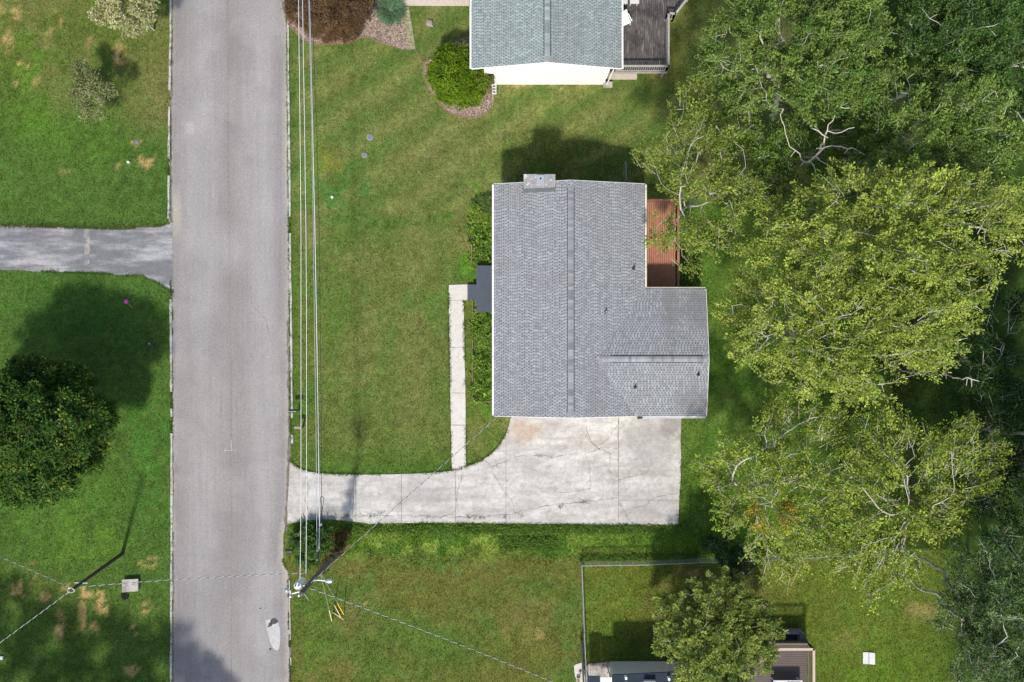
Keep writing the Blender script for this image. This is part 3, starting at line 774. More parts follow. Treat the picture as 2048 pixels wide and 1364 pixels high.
def gutter(parent, a, b, out, m=None):
    """half-round channel along a-b opening upwards, with hanger straps"""
    a, b, out = Vector(a), Vector(b), Vector(out)
    mb = MB(); d = (b - a)
    prof = [(0, 0), (0, -.11), (.10, -.11), (.12, -.01), (.105, -.01), (.09, -.095), (.012, -.095), (.012, 0)]
    vs = [p + out * q[0] + Vector((0, 0, q[1])) for p in (a, b) for q in prof]
    k = len(prof); fs = [(i, (i + 1) % k, (i + 1) % k + k, i + k) for i in range(k)] + [tuple(range(k))[::-1], tuple(range(k, 2 * k))]
    mb.add(vs, fs)
    L = d.length; n = int(L / 1.6)
    for i in range(1, n):
        p = a + d * (i / n); mb.bar(p, p + out * .12, .03, .012)
    return mb.build('gutter', m or M['gutter'], parent)

G_LIGHT, G_DARK = (.256, .265, .280), (.124, .127, .138)
N_LIGHT, N_DARK = (.242, .280, .276), (.130, .152, .154)
rr = np.random.default_rng(21)
XW, XE, XR = -1.114, 8.232, 3.559
YN, YS = 9.717, -4.642
ZE = 3.7; SL = .246; ZR = ZE + SL * (XR - XW)
house = empty('house', (3.5, 2.5, 0), 'house with light grey shingle roof, side wing and brick chimney beside the concrete drive', 'house')
b = MB()
t_ = .14
def wallbox(mb, x0, x1, y0, y1, z1): mb.box(x0, x1, y0, y1, 0, z1)
wallbox(b, XW + .35, XE - .35, YS + .22, YN - .22, ZE - .12)
# gable ends of the main block
for yy, sgn in ((YS + .22, -1), (YN - .22, 1)):
    b.add([(XW + .35, yy, ZE - .12), (XE - .35, yy, ZE - .12), (XR, yy, ZR - .14), (XW + .35, yy - sgn * .1, ZE - .12), (XE - .35, yy - sgn * .1, ZE - .12), (XR, yy - sgn * .1, ZR - .14)],
          [(0, 1, 2), (5, 4, 3), (0, 2, 5, 3), (1, 4, 5, 2)])
WX1 = 12.0; WYR = -1.097; WYN = 3.218; WZR = 4.47; WSL = (WZR - ZE) / (WYN - WYR); WZS = WZR - WSL * (WYR - YS)
b.box(XE - .35, WX1 - .22, YS + .35, WYN - .35, 0, ZE - .13)
b.add([(WX1 - .22, YS + .35, ZE - .13), (WX1 - .22, WYN - .35, ZE - .13), (WX1 - .22, WYR, WZR - .14), (WX1 - .32, YS + .35, ZE - .13), (WX1 - .32, WYN - .35, ZE - .13), (WX1 - .32, WYR, WZR - .14)],
      [(0, 1, 2), (5, 4, 3), (0, 2, 5, 3), (1, 4, 5, 2)])
b.build('wall', M['wall'], house)
roof = slab_roof('roof', [(XW, YS, ZE), (XR, YS, ZR), (XR, YN, ZR), (XW, YN, ZE)], .12, M['white'], house)
slab_roof('deck_board', [(XR, YS, ZR), (XE, YS, ZE), (XE, YN, ZE), (XR, YN, ZR)], .12, M['white'], roof)
wx0 = 5.0
slab_roof('deck_board', [(wx0, WYR, WZR - .002), (WX1, WYR, WZR - .002), (WX1, WYN, ZE - .002), (wx0 + 3.0, WYN, ZE - .002)], .12, M['white'], roof)
slab_roof('deck_board', [(wx0, WYR, WZR - .002), (7.72, YS - .004, WZS - .002), (WX1, YS - .004, WZS - .002), (WX1, WYR, WZR - .002)], .12, M['white'], roof)
n_ = math.hypot(1, SL); VW = (1 / n_, 0, SL / n_); VE = (-1 / n_, 0, SL / n_)
LV = (XR - XW) * n_
shingle_slope(roof, (XW, YS, ZE), (0, 1, 0), VW, YN - YS, LV, G_LIGHT, G_DARK, rr, 150)
shingle_slope(roof, (XE, YS, ZE), (0, 1, 0), VE, YN - YS, LV, G_LIGHT, G_DARK, rr, 150)
# wing: shingles start behind the valley line, row by row inside the main slope
wn_ = math.hypot(1, WSL)
shingle_slope(roof, (wx0 + .1, WYN, ZE), (1, 0, 0), (0, -1 / wn_, WSL / wn_), WX1 - wx0 - .1, (WYN - WYR) * wn_, G_LIGHT, G_DARK, rr)
shingle_slope(roof, (wx0 + .1, YS, WZS), (1, 0, 0), (0, 1 / wn_, WSL / wn_), WX1 - wx0 - .1, (WYR - YS) * wn_, G_LIGHT, G_DARK, rr)
ridge_caps(roof, (XR, YS + .1, ZR), (XR, YN - .35, ZR), .16, SL, (.225, .232, .245), rr)
ridge_caps(roof, (wx0 + .45, WYR, WZR), (WX1 - .12, WYR, WZR), .16, WSL, (.25, .256, .27), rr)
b = MB()
for sx in (-1, 1):
    b.bar((XR + sx * .2, YS + .35, ZR + .02 - SL * .2), (XR + sx * .2, YN - .45, ZR + .02 - SL * .2), .035, .02)
b.bar((wx0 + 1.0, WYR + .21, WZR + .02 - WSL * .2), (WX1 - .35, WYR + .21, WZR + .02 - WSL * .2), .04, .02)
b.bar((wx0 + 1.0, WYR - .21, WZR + .02 - WSL * .2), (WX1 - .35, WYR - .21, WZR + .02 - WSL * .2), .025, .02)
b.build('ridge_vent', M['black'], roof)
# rake boards
b = MB()
for yy, s in ((YS, -1), (YN, 1)):
    for (xa, za), (xb, zb) in (((XW, ZE), (XR, ZR)), ((XR, ZR), (XE, ZE))):
        if yy == YS and xa == XR: xb, zb = 7.6, ZR - SL * (7.6 - XR)
        b.bar((xa, yy + s * .014, za - .07), (xb, yy + s * .014, zb - .07), .024, .15)
for (ya, za), (yb, zb) in (((YS, WZS), (WYR, WZR)), ((WYR, WZR), (WYN, ZE))):
    b.bar((WX1 + .014, ya, za - .07), (WX1 + .014, yb, zb - .07), .024, .15)
b.build('rake_board', M['white'], house)
gutter(house, (XW, YS + .02, ZE - .02), (XW, YN - .02, ZE - .02), (-1, 0, 0), M['white'])
gutter(house, (XE, WYN + .02, ZE - .02), (XE, YN - .02, ZE - .02), (1, 0, 0))
gutter(house, (XE + .15, WYN, ZE - .02), (WX1 - .02, WYN, ZE - .02), (0, 1, 0))
gutter(house, (7.9, YS - .006, WZS - .02), (WX1 - .02, YS - .006, WZS - .02), (0, -1, 0), M['white'])
b = MB(); b.box(7.75, 8.05, YS - .17, YS - .03, WZS - .14, WZS - .02); b.build('downspout_head', M['black'], house)
# chimney
zc = 5.35
cx0, cy1, _ = P(1048, 349, zc); cx1, cy0, _ = P(1110, 372, zc)
b = MB(); b.box(cx0, cx1, cy0, cy1, 0, zc - .08)
ch = b.build('chimney', M['chim'], house)
b = MB(); b.box(cx0 - .02, cx1 + .02, cy0 - .02, cy1 + .02, zc - .08, zc)
b.build('crown', M['chim'], ch)
b = MB(); fx0, fx1 = P(1074, 0, zc)[0], P(1088, 0, zc)[0]
b.box(fx0, fx1, cy0 + .03, cy1 - .04, zc, zc + .06); b.build('flue_cap', M['metal'], ch)
b = MB(); b.cyl(((fx0 + fx1) / 2, (cy0 + cy1) / 2 + .1), .06, zc + .03, zc + .068, 12); b.build('flue_hole', M['void'], ch)
b = MB()
zf = lambda x: ZE + SL * (x - XW) + .04
b.add([(cx0 - .05, cy0 - .01, zf(cx0)), (cx1 + .05, cy0 - .01, zf(cx1)), (cx1 + .05, cy0 - .2, zf(cx1)), (cx0 - .05, cy0 - .2, zf(cx0)), (cx0 - .05, cy0 - .01, zf(cx0) + .3), (cx1 + .05, cy0 - .01, zf(cx1) + .3)],
      [(3, 2, 5, 4), (0, 4, 5, 1), (0, 3, 4), (1, 5, 2)])
b.build('flashing', M['flash'], ch)
# plumbing vents
for px, py in ((1268, 536), (1211, 624)):
    x, y, _ = P(px, py, 4.1); z = ZE + SL * (XE - x)
    b = MB(); b.cyl((x, y), .11, z - .03, z + .05, 12); v_ = b.build('roof_vent', M['black'], roof)
    b = MB(); b.cyl((x, y), .05, z, z + .3, 10); b.build('pipe', M['metal'] if px == 1211 else M['black'], house)
for px, py in ((1270, 774), (1395, 749)):
    x, y, _ = P(px, py, 4.1); z = WZR - WSL * (WYR - y)
    b = MB(); b.cyl((x, y), .10, z - .03, z + .06, 12); b.tube([(x, y, z), (x, y, z + .28)], .045, 8); b.build('roof_vent', M['black'], roof)
# doors and windows below the eaves
def opening(parent, name, face, a0, a1, z0, z1, frame, pane, d):
    """face: ('x', value, sign) or ('y', value, sign)"""
    ax, val, sg = face
    def bx(mb, a, c, zz0, zz1, o0, o1):
        lo, hi = sorted((val + sg * o0, val + sg * o1))
        if ax == 'x': mb.box(lo, hi, a, c, zz0, zz1)
        else: mb.box(a, c, lo, hi, zz0, zz1)
    mb = MB(); w = .08
    bx(mb, a0, a0 + w, z0, z1, .003, .05); bx(mb, a1 - w, a1, z0, z1, .003, .05)
    bx(mb, a0 + w, a1 - w, z1 - w, z1, .003, .05); bx(mb, a0 + w, a1 - w, z0, z0 + w, .003, .05)
    f = mb.build(name, frame, parent)
    mb = MB(); bx(mb, a0 + w, a1 - w, z0 + w, z1 - w, .004, .025); mb.build('panel' if 'door' in name else 'pane', pane, f)
opening(house, 'door', ('x', XW + .35, -1), 2.3, 3.35, .75, 2.9, M['white'], M['porch'], 0)
for y0 in (-2.6, 6.0): opening(house, 'window', ('x', XW + .35, -1), y0, y0 + 1.7, 1.5, 2.8, M['white'], M['glass'], 0)
opening(house, 'garage_door', ('y', YS + .22, -1), 3.9, 6.6, .05, 2.3, M['white'], M['white'], 0)
opening(house, 'garage_door', ('y', YS + .35, -1), 8.4, 11.2, .05, 2.3, M['white'], M['white'], 0)
opening(house, 'window', ('y', YN - .22, 1), 5.0, 6.2, 1.5, 2.7, M['white'], M['glass'], 0)
opening(house, 'door', ('x', XE - .35, 1), 5.0, 6.8, 1.7, 3.5, M['white'], M['glass'], 0)

# slate-blue front porch with its steps
zp = .75
x0, y1, _ = P(953, 531, zp); _, y0, _ = P(953, 624, zp)
porch = empty('porch', ((x0 + XW) / 2, (y0 + y1) / 2, 0), 'slate blue painted front porch landing with two steps down to the pale path', 'porch')
nb = 9; wdt = (XW + .33 - x0) / nb
for i in range(nb):
    b = MB(); b.box(x0 + i * wdt, x0 + (i + 1) * wdt - .004, y0, y1, zp - .035, zp); b.build('board', M['porch'], porch)
b = MB(); b.box(x0 + .03, XW + .33, y0 + .03, y1 - .03, .0, zp - .04); b.build('skirt', M['porch'], porch)
for k, (xa, xb, z) in enumerate(((944, 953, .5), (935, 944, .25))):
    xa_ = P(xa, 0, z)[0]; xb_ = x0 - .002 if k == 0 else P(944, 0, .5)[0] - .002
    b = MB(); b.box(xa_, xb_, P(0, 598, z)[1], P(0, 569, z)[1], 0, z); b.build('step', M['porch'], porch)

# red-stained back deck
zd = 1.6
x0 = XE - .33; x1, y1, _ = P(1359, 398, zd); y0 = WYN - .33
deck = empty('deck', ((x0 + x1) / 2, (y0 + y1) / 2, 0), 'red stained plank deck tucked between the house and its wing', 'deck')
bw = .14; n = int((x1 - .17 - x0) / bw)
me = None
for i in range(n):
    if me is None:
        b = MB(); b.box(0, bw - .024, 0, y1 - y0 - .16, -.035, 0); me = b.mesh('board', M['redwood'])
    link('board', me, deck, (x0 + i * bw, y0, zd + random.uniform(-.004, .004)))
b = MB(); b.box(x0, x1, y1 - .15, y1, zd - .04, zd + .01); b.build('border_board', M['redwood'], deck)
b = MB(); b.box(x1 - .15, x1, y0, y1 - .153, zd - .04, zd + .03); b.build('border_board', M['redwood'], deck)
b = MB(); b.box(x0, x1 - .02, y1 - .045, y1 - .015, zd - .3, zd - .045); b.box(x1 - .05, x1 - .02, y0, y1 - .05, zd - .3, zd - .045); b.build('rim_joist', M['redwood'], deck)
for yy in (y0 + .4, (y0 + y1) / 2, y1 - .2):
    b = MB(); b.box(x1 - .2, x1 - .06, yy - .07, yy + .07, 0, zd - .05); b.build('post', M['redwood'], deck)

# pale fence rail behind the house
def fence_line(name, label, pts, h, nposts, m, wires=True, mesh_sp=.2, group=None):
    pts = [Vector((p[0], p[1], 0)) for p in pts]
    root = empty(name, pts[0], label, 'fence', group)
    for si, (a, c) in enumerate(zip(pts[:-1], pts[1:])):
        d = c - a; n = max(1, int(d.length / 2.6)); L = d.length; dn = d.normalized()
        for k in range(0 if si == 0 else 1, n + 1):
            p = a + d * (k / n); b = MB(); b.cyl(p, .035, 0, h + .04, 8); b.build('post', m, root)
        b = MB(); b.tube([a + Vector((0, 0, h)), c + Vector((0, 0, h))], .028, 8); b.build('top_rail', m, root)
        if wires:
            b = MB(); k = 0.0; nrm = Vector((-dn.y, dn.x, 0)) * .012
            while k < L:
                for s, o in ((1, 1), (-1, -1)):
                    k2 = k + s * h * .8
                    kk = min(max(k2, 0), L); zz = h * abs(kk - k) / (h * .8)
                    b.bar(a + dn * k + nrm * o + Vector((0, 0, .03)), a + dn * kk + nrm * o + Vector((0, 0, max(zz - .01, .05))), .006, .006)
                k += mesh_sp
            w = b.build('chain_mesh', m, root); w['kind'] = 'stuff'
    return root
fence_line('chain_link_fence', 'short grey chain link fence joining the back corner of the house under the trees', [P(1247, 366)[:2], P(1246, 332)[:2]], 1.3, 2, M['fence'])
fence_line('chain_link_fence', 'long chain link fence around the yard behind the dark roofed house', PA([(1173, 1400), (1166, 1260), (1161, 1122), (1290, 1120), (1500, 1112), (1800, 1096)]), 1.15, 8, M['fence'])

# ------------------------------------------------------------------ neighbour house at the top
nh = empty('house', (2, 23, 0), 'house with greenish grey shingle roof and white siding beside the black deck', 'house')
NXW, NXE, NXR = -2.5, 6.764, 2.13; NYS, NYN = 16.83, 31.0; NZE = 3.8; NZR = NZE + SL * (NXR - NXW)
b = MB()
b.box(-1.12, NXE - .62, 17.03, NYN - .2, 1.3, NZE - .10)
b.add([(-1.12, 17.03, NZE - .10), (NXE - .62, 17.03, NZE - .10), (NXE - .62, 17.03, NZE + .02), (NXR, 17.03, NZR - .15), (-1.12, 17.03, NZE + .2)] + [(x, 17.13, z) for x, z in ((-1.12, NZE - .1), (NXE - .62, NZE - .1), (NXE - .62, NZE + .02), (NXR, NZR - .15), (-1.12, NZE + .2))],
      [(0, 1, 2, 3, 4), (9, 8, 7, 6, 5), (2, 7, 8, 3), (3, 8, 9, 4), (0, 4, 9, 5), (1, 6, 7, 2)])
b.build('wall', M['siding'], nh)
b = MB(); b.box(-1.09, NXE - .65, 17.06, NYN - .2, 0, 1.297); b.build('foundation', M['siding'], nh)
b = MB(); b.box(-1.16, -1.03, 16.985, 17.12, 0.15, NZE - .1); b.build('corner_board', M['white'], nh)
b = MB(); b.box(-1.75, -1.16, 16.95, 17.1, 2.5, NZE - .1); b.build('porch_beam', M['white'], nh)
b = MB(); b.box(-1.75, -1.6, 16.97, 17.12, 0, 2.5); b.build('porch_post', M['white'], nh)
nroof = slab_roof('roof', [(NXW, NYS, NZE), (NXR, NYS, NZR), (NXR, NYN, NZR), (NXW, NYN, NZE)], .12, M['white'], nh)
slab_roof('deck_board', [(NXR, NYS, NZR), (NXE, NYS, NZE), (NXE, NYN, NZE), (NXR, NYN, NZR)], .12, M['white'], nroof)
LVn = (NXR - NXW) * n_
shingle_slope(nroof, (NXW, NYS, NZE), (0, 1, 0), VW, NYN - NYS, LVn, N_LIGHT, N_DARK, rr, 150)
shingle_slope(nroof, (NXE, NYS, NZE), (0, 1, 0), VE, NYN - NYS, LVn, N_LIGHT, N_DARK, rr, 150)
ridge_caps(nroof, (NXR, NYS + .1, NZR), (NXR, 24.5, NZR), .16, SL, (.225, .275, .275), rr)
b = MB()
for sx in (-1, 1): b.bar((NXR + sx * .2, NYS + .4, NZR + .02 - SL * .2), (NXR + sx * .2, 24.5, NZR + .02 - SL * .2), .04, .02)
b.build('ridge_vent', M['black'], nroof)
b = MB()
for (xa, za), (xb, zb) in (((NXW, NZE), (NXR, NZR)), ((NXR, NZR), (NXE, NZE))): b.bar((xa, NYS - .014, za - .05), (xb, NYS - .014, zb - .05), .024, .13)
b.build('rake_board', M['white'], nh)
gutter(nh, (NXW, NYS + .02, NZE - .02), (NXW, NYN, NZE - .02), (-1, 0, 0), M['white'])
gutter(nh, (NXE, NYS + .02, NZE - .02), (NXE, NYN, NZE - .02), (1, 0, 0), M['white'])
b = MB(); b.tube([(NXE + .05, 16.95, NZE - .1), (NXE - .4, 16.98, NZE - .35), (NXE - .5, 16.98, 0.1)], .04, 6); b.build('downspout', M['white'], nh)

def splash(px0, py0, px1, py1, h, name, label, m, cat):
    b = MB(); a = P(px0, py0, h); c = P(px1, py1, h)
    b.box(a[0], c[0], c[1], a[1], 0, h); o = b.build(name, m); tag(o, label, cat); return o
bk = empty('planter_block', P(988, 176), 'pale hollow concrete block at the front corner of the white siding wall', 'block')
a = P(984, 170); c = P(993, 189)
b = MB(); b.box(a[0], a[0] + .06, c[1], a[1], 0, .2); b.box(c[0] - .06, c[0], c[1], a[1], 0, .2)
for k in range(4):
    yk = c[1] + (a[1] - c[1] - .06) * k / 3; b.box(a[0] + .06, c[0] - .06, yk, yk + .06, 0, .2)
b.build('block_shell', M['lidslab'], bk)
b = MB(); b.box(a[0] + .06, c[0] - .06, c[1] + .06, a[1] - .06, 0, .08); b.build('soil', M['edging'], bk)
splash(1207, 163, 1225, 173, .3, 'concrete_step', 'pale concrete step at the back corner of the white siding wall', M['pad'], 'step')
splash(1215, 145, 1274, 157, .25, 'patio_slab', 'tan stained concrete slab below the railing of the black deck', M['tan'], 'slab')

# black weathered deck with railing
nz = 1.3
dx0 = NXE - .62; dx1 = P(1333, 0, nz)[0]; dy0 = P(0, 143, nz)[1]; dy1 = 25.0
nd_ = empty('deck', ((dx0 + dx1) / 2, dy0, 0), 'weathered black plank deck with grey railing beside the white sided house', 'deck')
bw = .145; nbd = int((dx1 - dx0) / bw)
for i in range(nbd):
    cut = dy0 + RNG.uniform(1.2, 5.5)
    for ya, yb in ((dy0, cut - .006), (cut + .006, dy1)):
        b = MB(); z = nz + RNG.uniform(-.006, .006); b.box(dx0 + i * bw, dx0 + (i + 1) * bw - .012, ya, yb, z - .035, z); b.build('board', M['greywood'], nd_)
# angled bay
bx1, by1, _ = P(1375, 0, nz); by0 = P(0, 38, nz)[1]; bxa = P(1345, 0, nz)[0]
i = 0
xx = dx0 + nbd * bw
while xx < bx1:
    yb0 = by0 + max(0, (xx + bw - bxa)) / (bx1 - bxa) * (by1 - by0)
    b = MB(); b.box(xx, xx + bw - .012, yb0, dy1, nz - .035, nz + RNG.uniform(-.006, .006)); b.build('board', M['greywood'], nd_); xx += bw
b = MB(); b.box(dx0, dx1, dy0 - .04, dy0 - .003, nz - .28, nz - .005); b.box(dx1 + .003, dx1 + .04, dy0 - .04, by0, nz - .28, nz - .005); b.build('rim_joist', M['railwood'], nd_)
for x, y in ((dx1 - .12, dy0 + .1), (dx0 + .2, dy0 + .1), (dx1 - .12, by0)):
    b = MB(); b.box(x - .06, x + .06, y - .06, y + .06, 0, nz - .04); b.build('leg', M['railwood'], nd_)
def railing(parent, a, c, zb, hgt, m, sp=.135, cap=.12, post=True):
    a, c = Vector((a[0], a[1], zb)), Vector((c[0], c[1], zb)); d = c - a; n = max(2, int(d.length / sp)); u = Vector((0, 0, 1))
    b = MB(); b.bar(a + u * hgt, c + u * hgt, cap, .04); b.build('handrail', m, parent)
    b = MB(); b.bar(a + u * .1, c + u * .1, .045, .06); b.build('bottom_rail', m, parent)
    dn = d.normalized(); me = None
    for k in range(1, n):
        if me is None:
            q = MB(); q.box(-.02, .02, -.02, .02, .05, hgt - .022); me = q.mesh('baluster', m)
        link('baluster', me, parent, a + d * (k / n))
    for k in ([0, 1] if post else []):
        p = a + d * k; q = MB(); q.box(p.x - .045, p.x + .045, p.y - .045, p.y + .045, zb - .25, zb + hgt + .06); q.build('railing_post', m, parent)
railing(nd_, (dx0 + .6, dy0 + .03), (dx1 - .05, dy0 + .03), nz, .95, M['railwood'])
railing(nd_, (dx1 - .05, dy0 + .03), (dx1 - .05, by0), nz, .95, M['railwood'])
railing(nd_, (dx1 - .05, by0), (bxa, by0 - .05), nz, .95, M['railwood'])
railing(nd_, (bxa, by0 - .05), (bx1, by1), nz, .95, M['railwood'])

def chair(loc, rz, label, m):
    e = empty('patio_chair', loc, label, 'chair'); e.rotation_euler = (0, 0, rz)
    def part(nm, mb): o = bpy.data.objects.new(nm, mb.mesh(nm, m)); COL.objects.link(o); o.parent = e
    b = MB(); b.box(-.27, .27, -.27, .25, .38, .43); part('seat', b)
    b = MB(); b.add([(-.27, .22, .43), (.27, .22, .43), (.23, .40, .95), (-.23, .40, .95), (-.27, .27, .43), (.27, .27, .43), (.23, .45, .95), (-.23, .45, .95)],
                    [(0, 1, 2, 3), (7, 6, 5, 4), (0, 4, 5, 1), (1, 5, 6, 2), (2, 6, 7, 3), (3, 7, 4, 0)]); part('backrest', b)
    for sx in (-1, 1):
        b = MB(); b.box(sx * .29 - .03, sx * .29 + .03, -.27, .25, .60, .64); part('armrest', b)
        for sy in (-1, 1):
            b = MB(); b.bar((sx * .25, sy * .22, .40), (sx * .29, sy * .27, 0), .05, .05); part('leg', b)
chair((P(1249, 46, nz)[0], P(1249, 46, nz)[1], nz), math.radians(25), 'white moulded plastic chair half under the eave on the black deck', M['whitecap'])
for px, lb in ((1246, 'pale grey bench table closest to the wall on the black deck'), (1269, 'pale grey bench table standing away from the wall on the black deck')):
    c = P(px, -4, nz + .5); e = empty('bench', (c[0], c[1], nz), lb, 'bench')
    b = MB(); b.box(c[0] - .29, c[0] + .29, c[1] - .35, c[1] + .35, nz + .44, nz + .5); b.build('top', M['lidslab'], e)
    for sx in (-1, 1):
        b = MB(); b.box(c[0] + sx * .22 - .03, c[0] + sx * .22 + .03, c[1] - .28, c[1] + .28, nz, nz + .44); b.build('leg', M['lidslab'], e)
# small flag by the front path
fl = empty('flag', P(938, 12), 'small red and white striped flag hanging at the front corner of the white sided house', 'flag')
fx, fy, _ = P(941, 4, 1.8)
b = MB(); b.tube([(fx - .08, fy - .3, 0), (fx - .02, fy, 2.1)], .015, 6); b.build('pole', M['white'], fl)
for k in range(7):
    b = MB(); b.add([(fx + .02 * math.sin(k) - .05, fy + .02 + k * .05, 2.0), (fx + .02 * math.sin(k + 1) - .05, fy + .07 + k * .05, 2.0), (fx + .06, fy + .07 + k * .05, 1.3), (fx + .06, fy + .02 + k * .05, 1.3)], [(0, 1, 2, 3)])
    b.add([(fx + .02 * math.sin(k) - .06, fy + .02 + k * .05, 2.0), (fx + .02 * math.sin(k + 1) - .06, fy + .07 + k * .05, 2.0), (fx + .05, fy + .07 + k * .05, 1.3), (fx + .05, fy + .02 + k * .05, 1.3)], [(3, 2, 1, 0)])
    b.build('stripe', M['red'] if k % 2 == 0 else M['white'], fl)

# ------------------------------------------------------------------ house at the bottom edge
bh = empty('house', (P(1300, 1430)[0], P(0, 1430)[1], 0), 'low house with dark blue flat roofing at the end of the fenced yard', 'house')
zb = 2.9
ra = P(1224, 1350, zb); rb_ = P(1345, 1344, zb)
b = MB(); b.add([(ra[0], ra[1], zb), (rb_[0] + 2.2, rb_[1] + .1, zb), (rb_[0] + 2.2, ra[1] - 7, zb + 1.2), (ra[0], ra[1] - 7, zb + 1.2), (ra[0], ra[1], zb - .1), (rb_[0] + 2.2, rb_[1] + .1, zb - .1), (rb_[0] + 2.2, ra[1] - 7, zb + 1.1), (ra[0], ra[1] - 7, zb + 1.1)],
                [(3, 2, 1, 0), (4, 5, 6, 7), (0, 1, 5, 4), (1, 2, 6, 5), (2, 3, 7, 6), (3, 0, 4, 7)])
br = b.build('roof', M['navy'], bh)
b = MB(); b.box(ra[0] + .2, rb_[0] + 2.0, ra[1] - 6.8, ra[1] - .3, 0, zb - .1); b.build('wall', M['wall'], bh)
for px, py in ((1252, 1356), (1338, 1358)):
    c = P(px, py, zb + .3); b = MB(); b.box(c[0] - .06, c[0] + .06, c[1] - .08, c[1] + .08, zb, zb + .38); b.build('vent_pipe', M['white'], br)
c = P(1300, 1364, zb + .3); b = MB(); b.box(c[0] - .35, c[0] + .35, c[1] - .4, c[1] + .05, zb, zb + .4); b.build('skylight', M['lidslab'], br)
cn = empty('awning', P(1190, 1380), 'dark blue awning with a pale panel over the stained concrete pad', 'awning')
for px0, px1, m, nm, z in ((1175, 1200, M['navy'], 'panel', 2.4), (1201, 1224, M['transformer'], 'panel', 2.3)):
    a = P(px0, 1352 if m is M['navy'] else 1355, z); c = P(px1, 1420, z); b = MB(); b.box(a[0], c[0], c[1], a[1], z - .06, z); b.build(nm, m, cn)
for px in (1177, 1222):
    a = P(px, 1358, 0); b = MB(); q = P(px, 1356, 2.3); b.box(q[0] - .03, q[0] + .03, q[1] - .1, q[1] - .04, 0, 2.24); b.build('post', M['metal'], cn)
b = MB(); b.prism(ccw(pad_poly), 0, .06); tag(b.build('concrete_pad', M['pad']), kind='structure')
b = MB(); b.prism(ccw(PA(smooth_line([(1148, 1330), (1156, 1327), (1166, 1328), (1170, 1364), (1158, 1364), (1150, 1352), (1148, 1330)], 3)[:-1])), 0, .05); tag(b.build('concrete_pad', M['walk']), kind='structure')
gt = empty('gate', P(1163, 1310), 'black tubular gate folded back along the chain link fence', 'gate')
for z in (.15, .55, 1.05):
    b = MB(); b.tube([P(1161, 1275)[:2] + (z,), P(1166, 1364)[:2] + (z,)], .032, 8); b.build('rail', M['blackpaint'], gt)
for k in range(9):
    t0 = k / 8; x, y, _ = P(1161 + 5 * t0, 1275 + 89 * t0); b = MB(); b.cyl((x, y), .02, .02, 1.05, 6); b.build('bar', M['blackpaint'], gt)
for i, (px, py, s, lb) in enumerate(((1156, 1357, .13, 'round pale pot standing on the small concrete pad by the gate'), (1160, 1344, .09, 'small pale pot between the round pot and the gate'))):
    x, y, _ = P(px, py); e = empty('flower_pot', (x, y, .05), lb, 'pot')
    b = MB(); b.tube([(x, y, .05), (x, y, .05 + s * 1.6), (x, y, .05 + s * 1.9)], [s * .7, s, s * 1.08], 14); b.build('pot', M['walk'], e)
    b = MB(); b.cyl((x, y), s * .85, .05 + s * 1.85, .05 + s * 1.96, 12); b.build('soil', M['edging'], e)

# brown deck with tan rails, its landing and steps
dz = 1.5
cx, cy, _ = P(1628, 1299, dz + 1.0)
ddx0 = cx - 4.4; ddx1 = cx + .05; ddy1 = cy + .03; ddy0 = cy - 5.5
bd = empty('deck', ((ddx0 + ddx1) / 2, ddy1 - 2, 0), 'dark brown plank deck with tan handrails beside the low dark roofed house', 'deck')
nb = int((ddy1 - ddy0) / .145); me = None
for i in range(nb):
    if me is None: q = MB(); q.box(0, ddx1 - ddx0 - .12, 0, .131, -.035, 0); me = q.mesh('board', M['brownwood'])
    link('board', me, bd, (ddx0, ddy1 - .15 - i * .145, dz + random.uniform(-.004, .004)))
b = MB(); b.box(ddx0, ddx1, ddy1, ddy1 + .04, dz - .28, dz); b.build('rim_joist', M['brownwood'], bd)
railing(bd, (ddx0, ddy1 - .02), (ddx1 - .06, ddy1 - .02), dz, 1.0, M['tanwood'], .12, .16)
railing(bd, (ddx1 - .06, ddy1 - .02), (ddx1 - .06, ddy0), dz, 1.0, M['tanwood'], .12, .16)
for x, y in ((ddx1 - .1, ddy1 - .1), (ddx0 + 1.5, ddy1 - .1)):
    b = MB(); b.box(x - .07, x + .07, y - .07, y + .07, 0, dz - .04); b.build('leg', M['brownwood'], bd)
lz = .7
la = P(1562, 1264, lz); lc = P(1607, 1296, lz)
ln = empty('planter_box', ((la[0] + lc[0]) / 2, (la[1] + lc[1]) / 2, 0), 'open grey painted wooden box standing against the brown deck', 'box')
for nm, (x0, x1, y0, y1) in (('side', (la[0] - .6, lc[0], la[1] - .16, la[1])), ('side', (lc[0] - .2, lc[0], lc[1], la[1] - .163)), ('side', (la[0] - .6, la[0] - .45, lc[1], la[1] - .163))):
    b = MB(); b.box(x0, x1, y0, y1, 0, lz); b.build(nm, M['greypaint'], ln)
b = MB(); b.box(la[0] - .45, lc[0] - .203, lc[1], la[1] - .165, 0, .12); b.build('floor', M['navy'], ln)
sp = empty('stair', P(1612, 1280), 'short dark wooden stair rail leaning down from the brown deck', 'stair')
for k, z in enumerate((1.1, .75, .4)):
    q = P(1608 - 3 * k, 1294 - 10 * k, z); b = MB(); b.box(q[0] - .05, q[0] + .35, q[1] - .1, q[1] + .16, z - .04, z); b.build('tread', M['brownwood'], sp)
b = MB(); b.bar(P(1617, 1290, 1.6), P(1600, 1264, .7), .09, .05); b.build('handrail', M['brownwood'], sp)
um = empty('patio_table', P(1570, 1376, dz), 'pale rimmed table with dark top at the edge of the brown deck', 'table')
um.location = (P(1572, 1372, dz)[0], P(1572, 1372, dz)[1], dz)
a = P(1547, 1361, dz + .75); c = P(1605, 1400, dz + .75)
b = MB(); b.box(a[0], c[0], c[1], a[1], dz + .70, dz + .75); b.build('top', M['lidslab'], um)
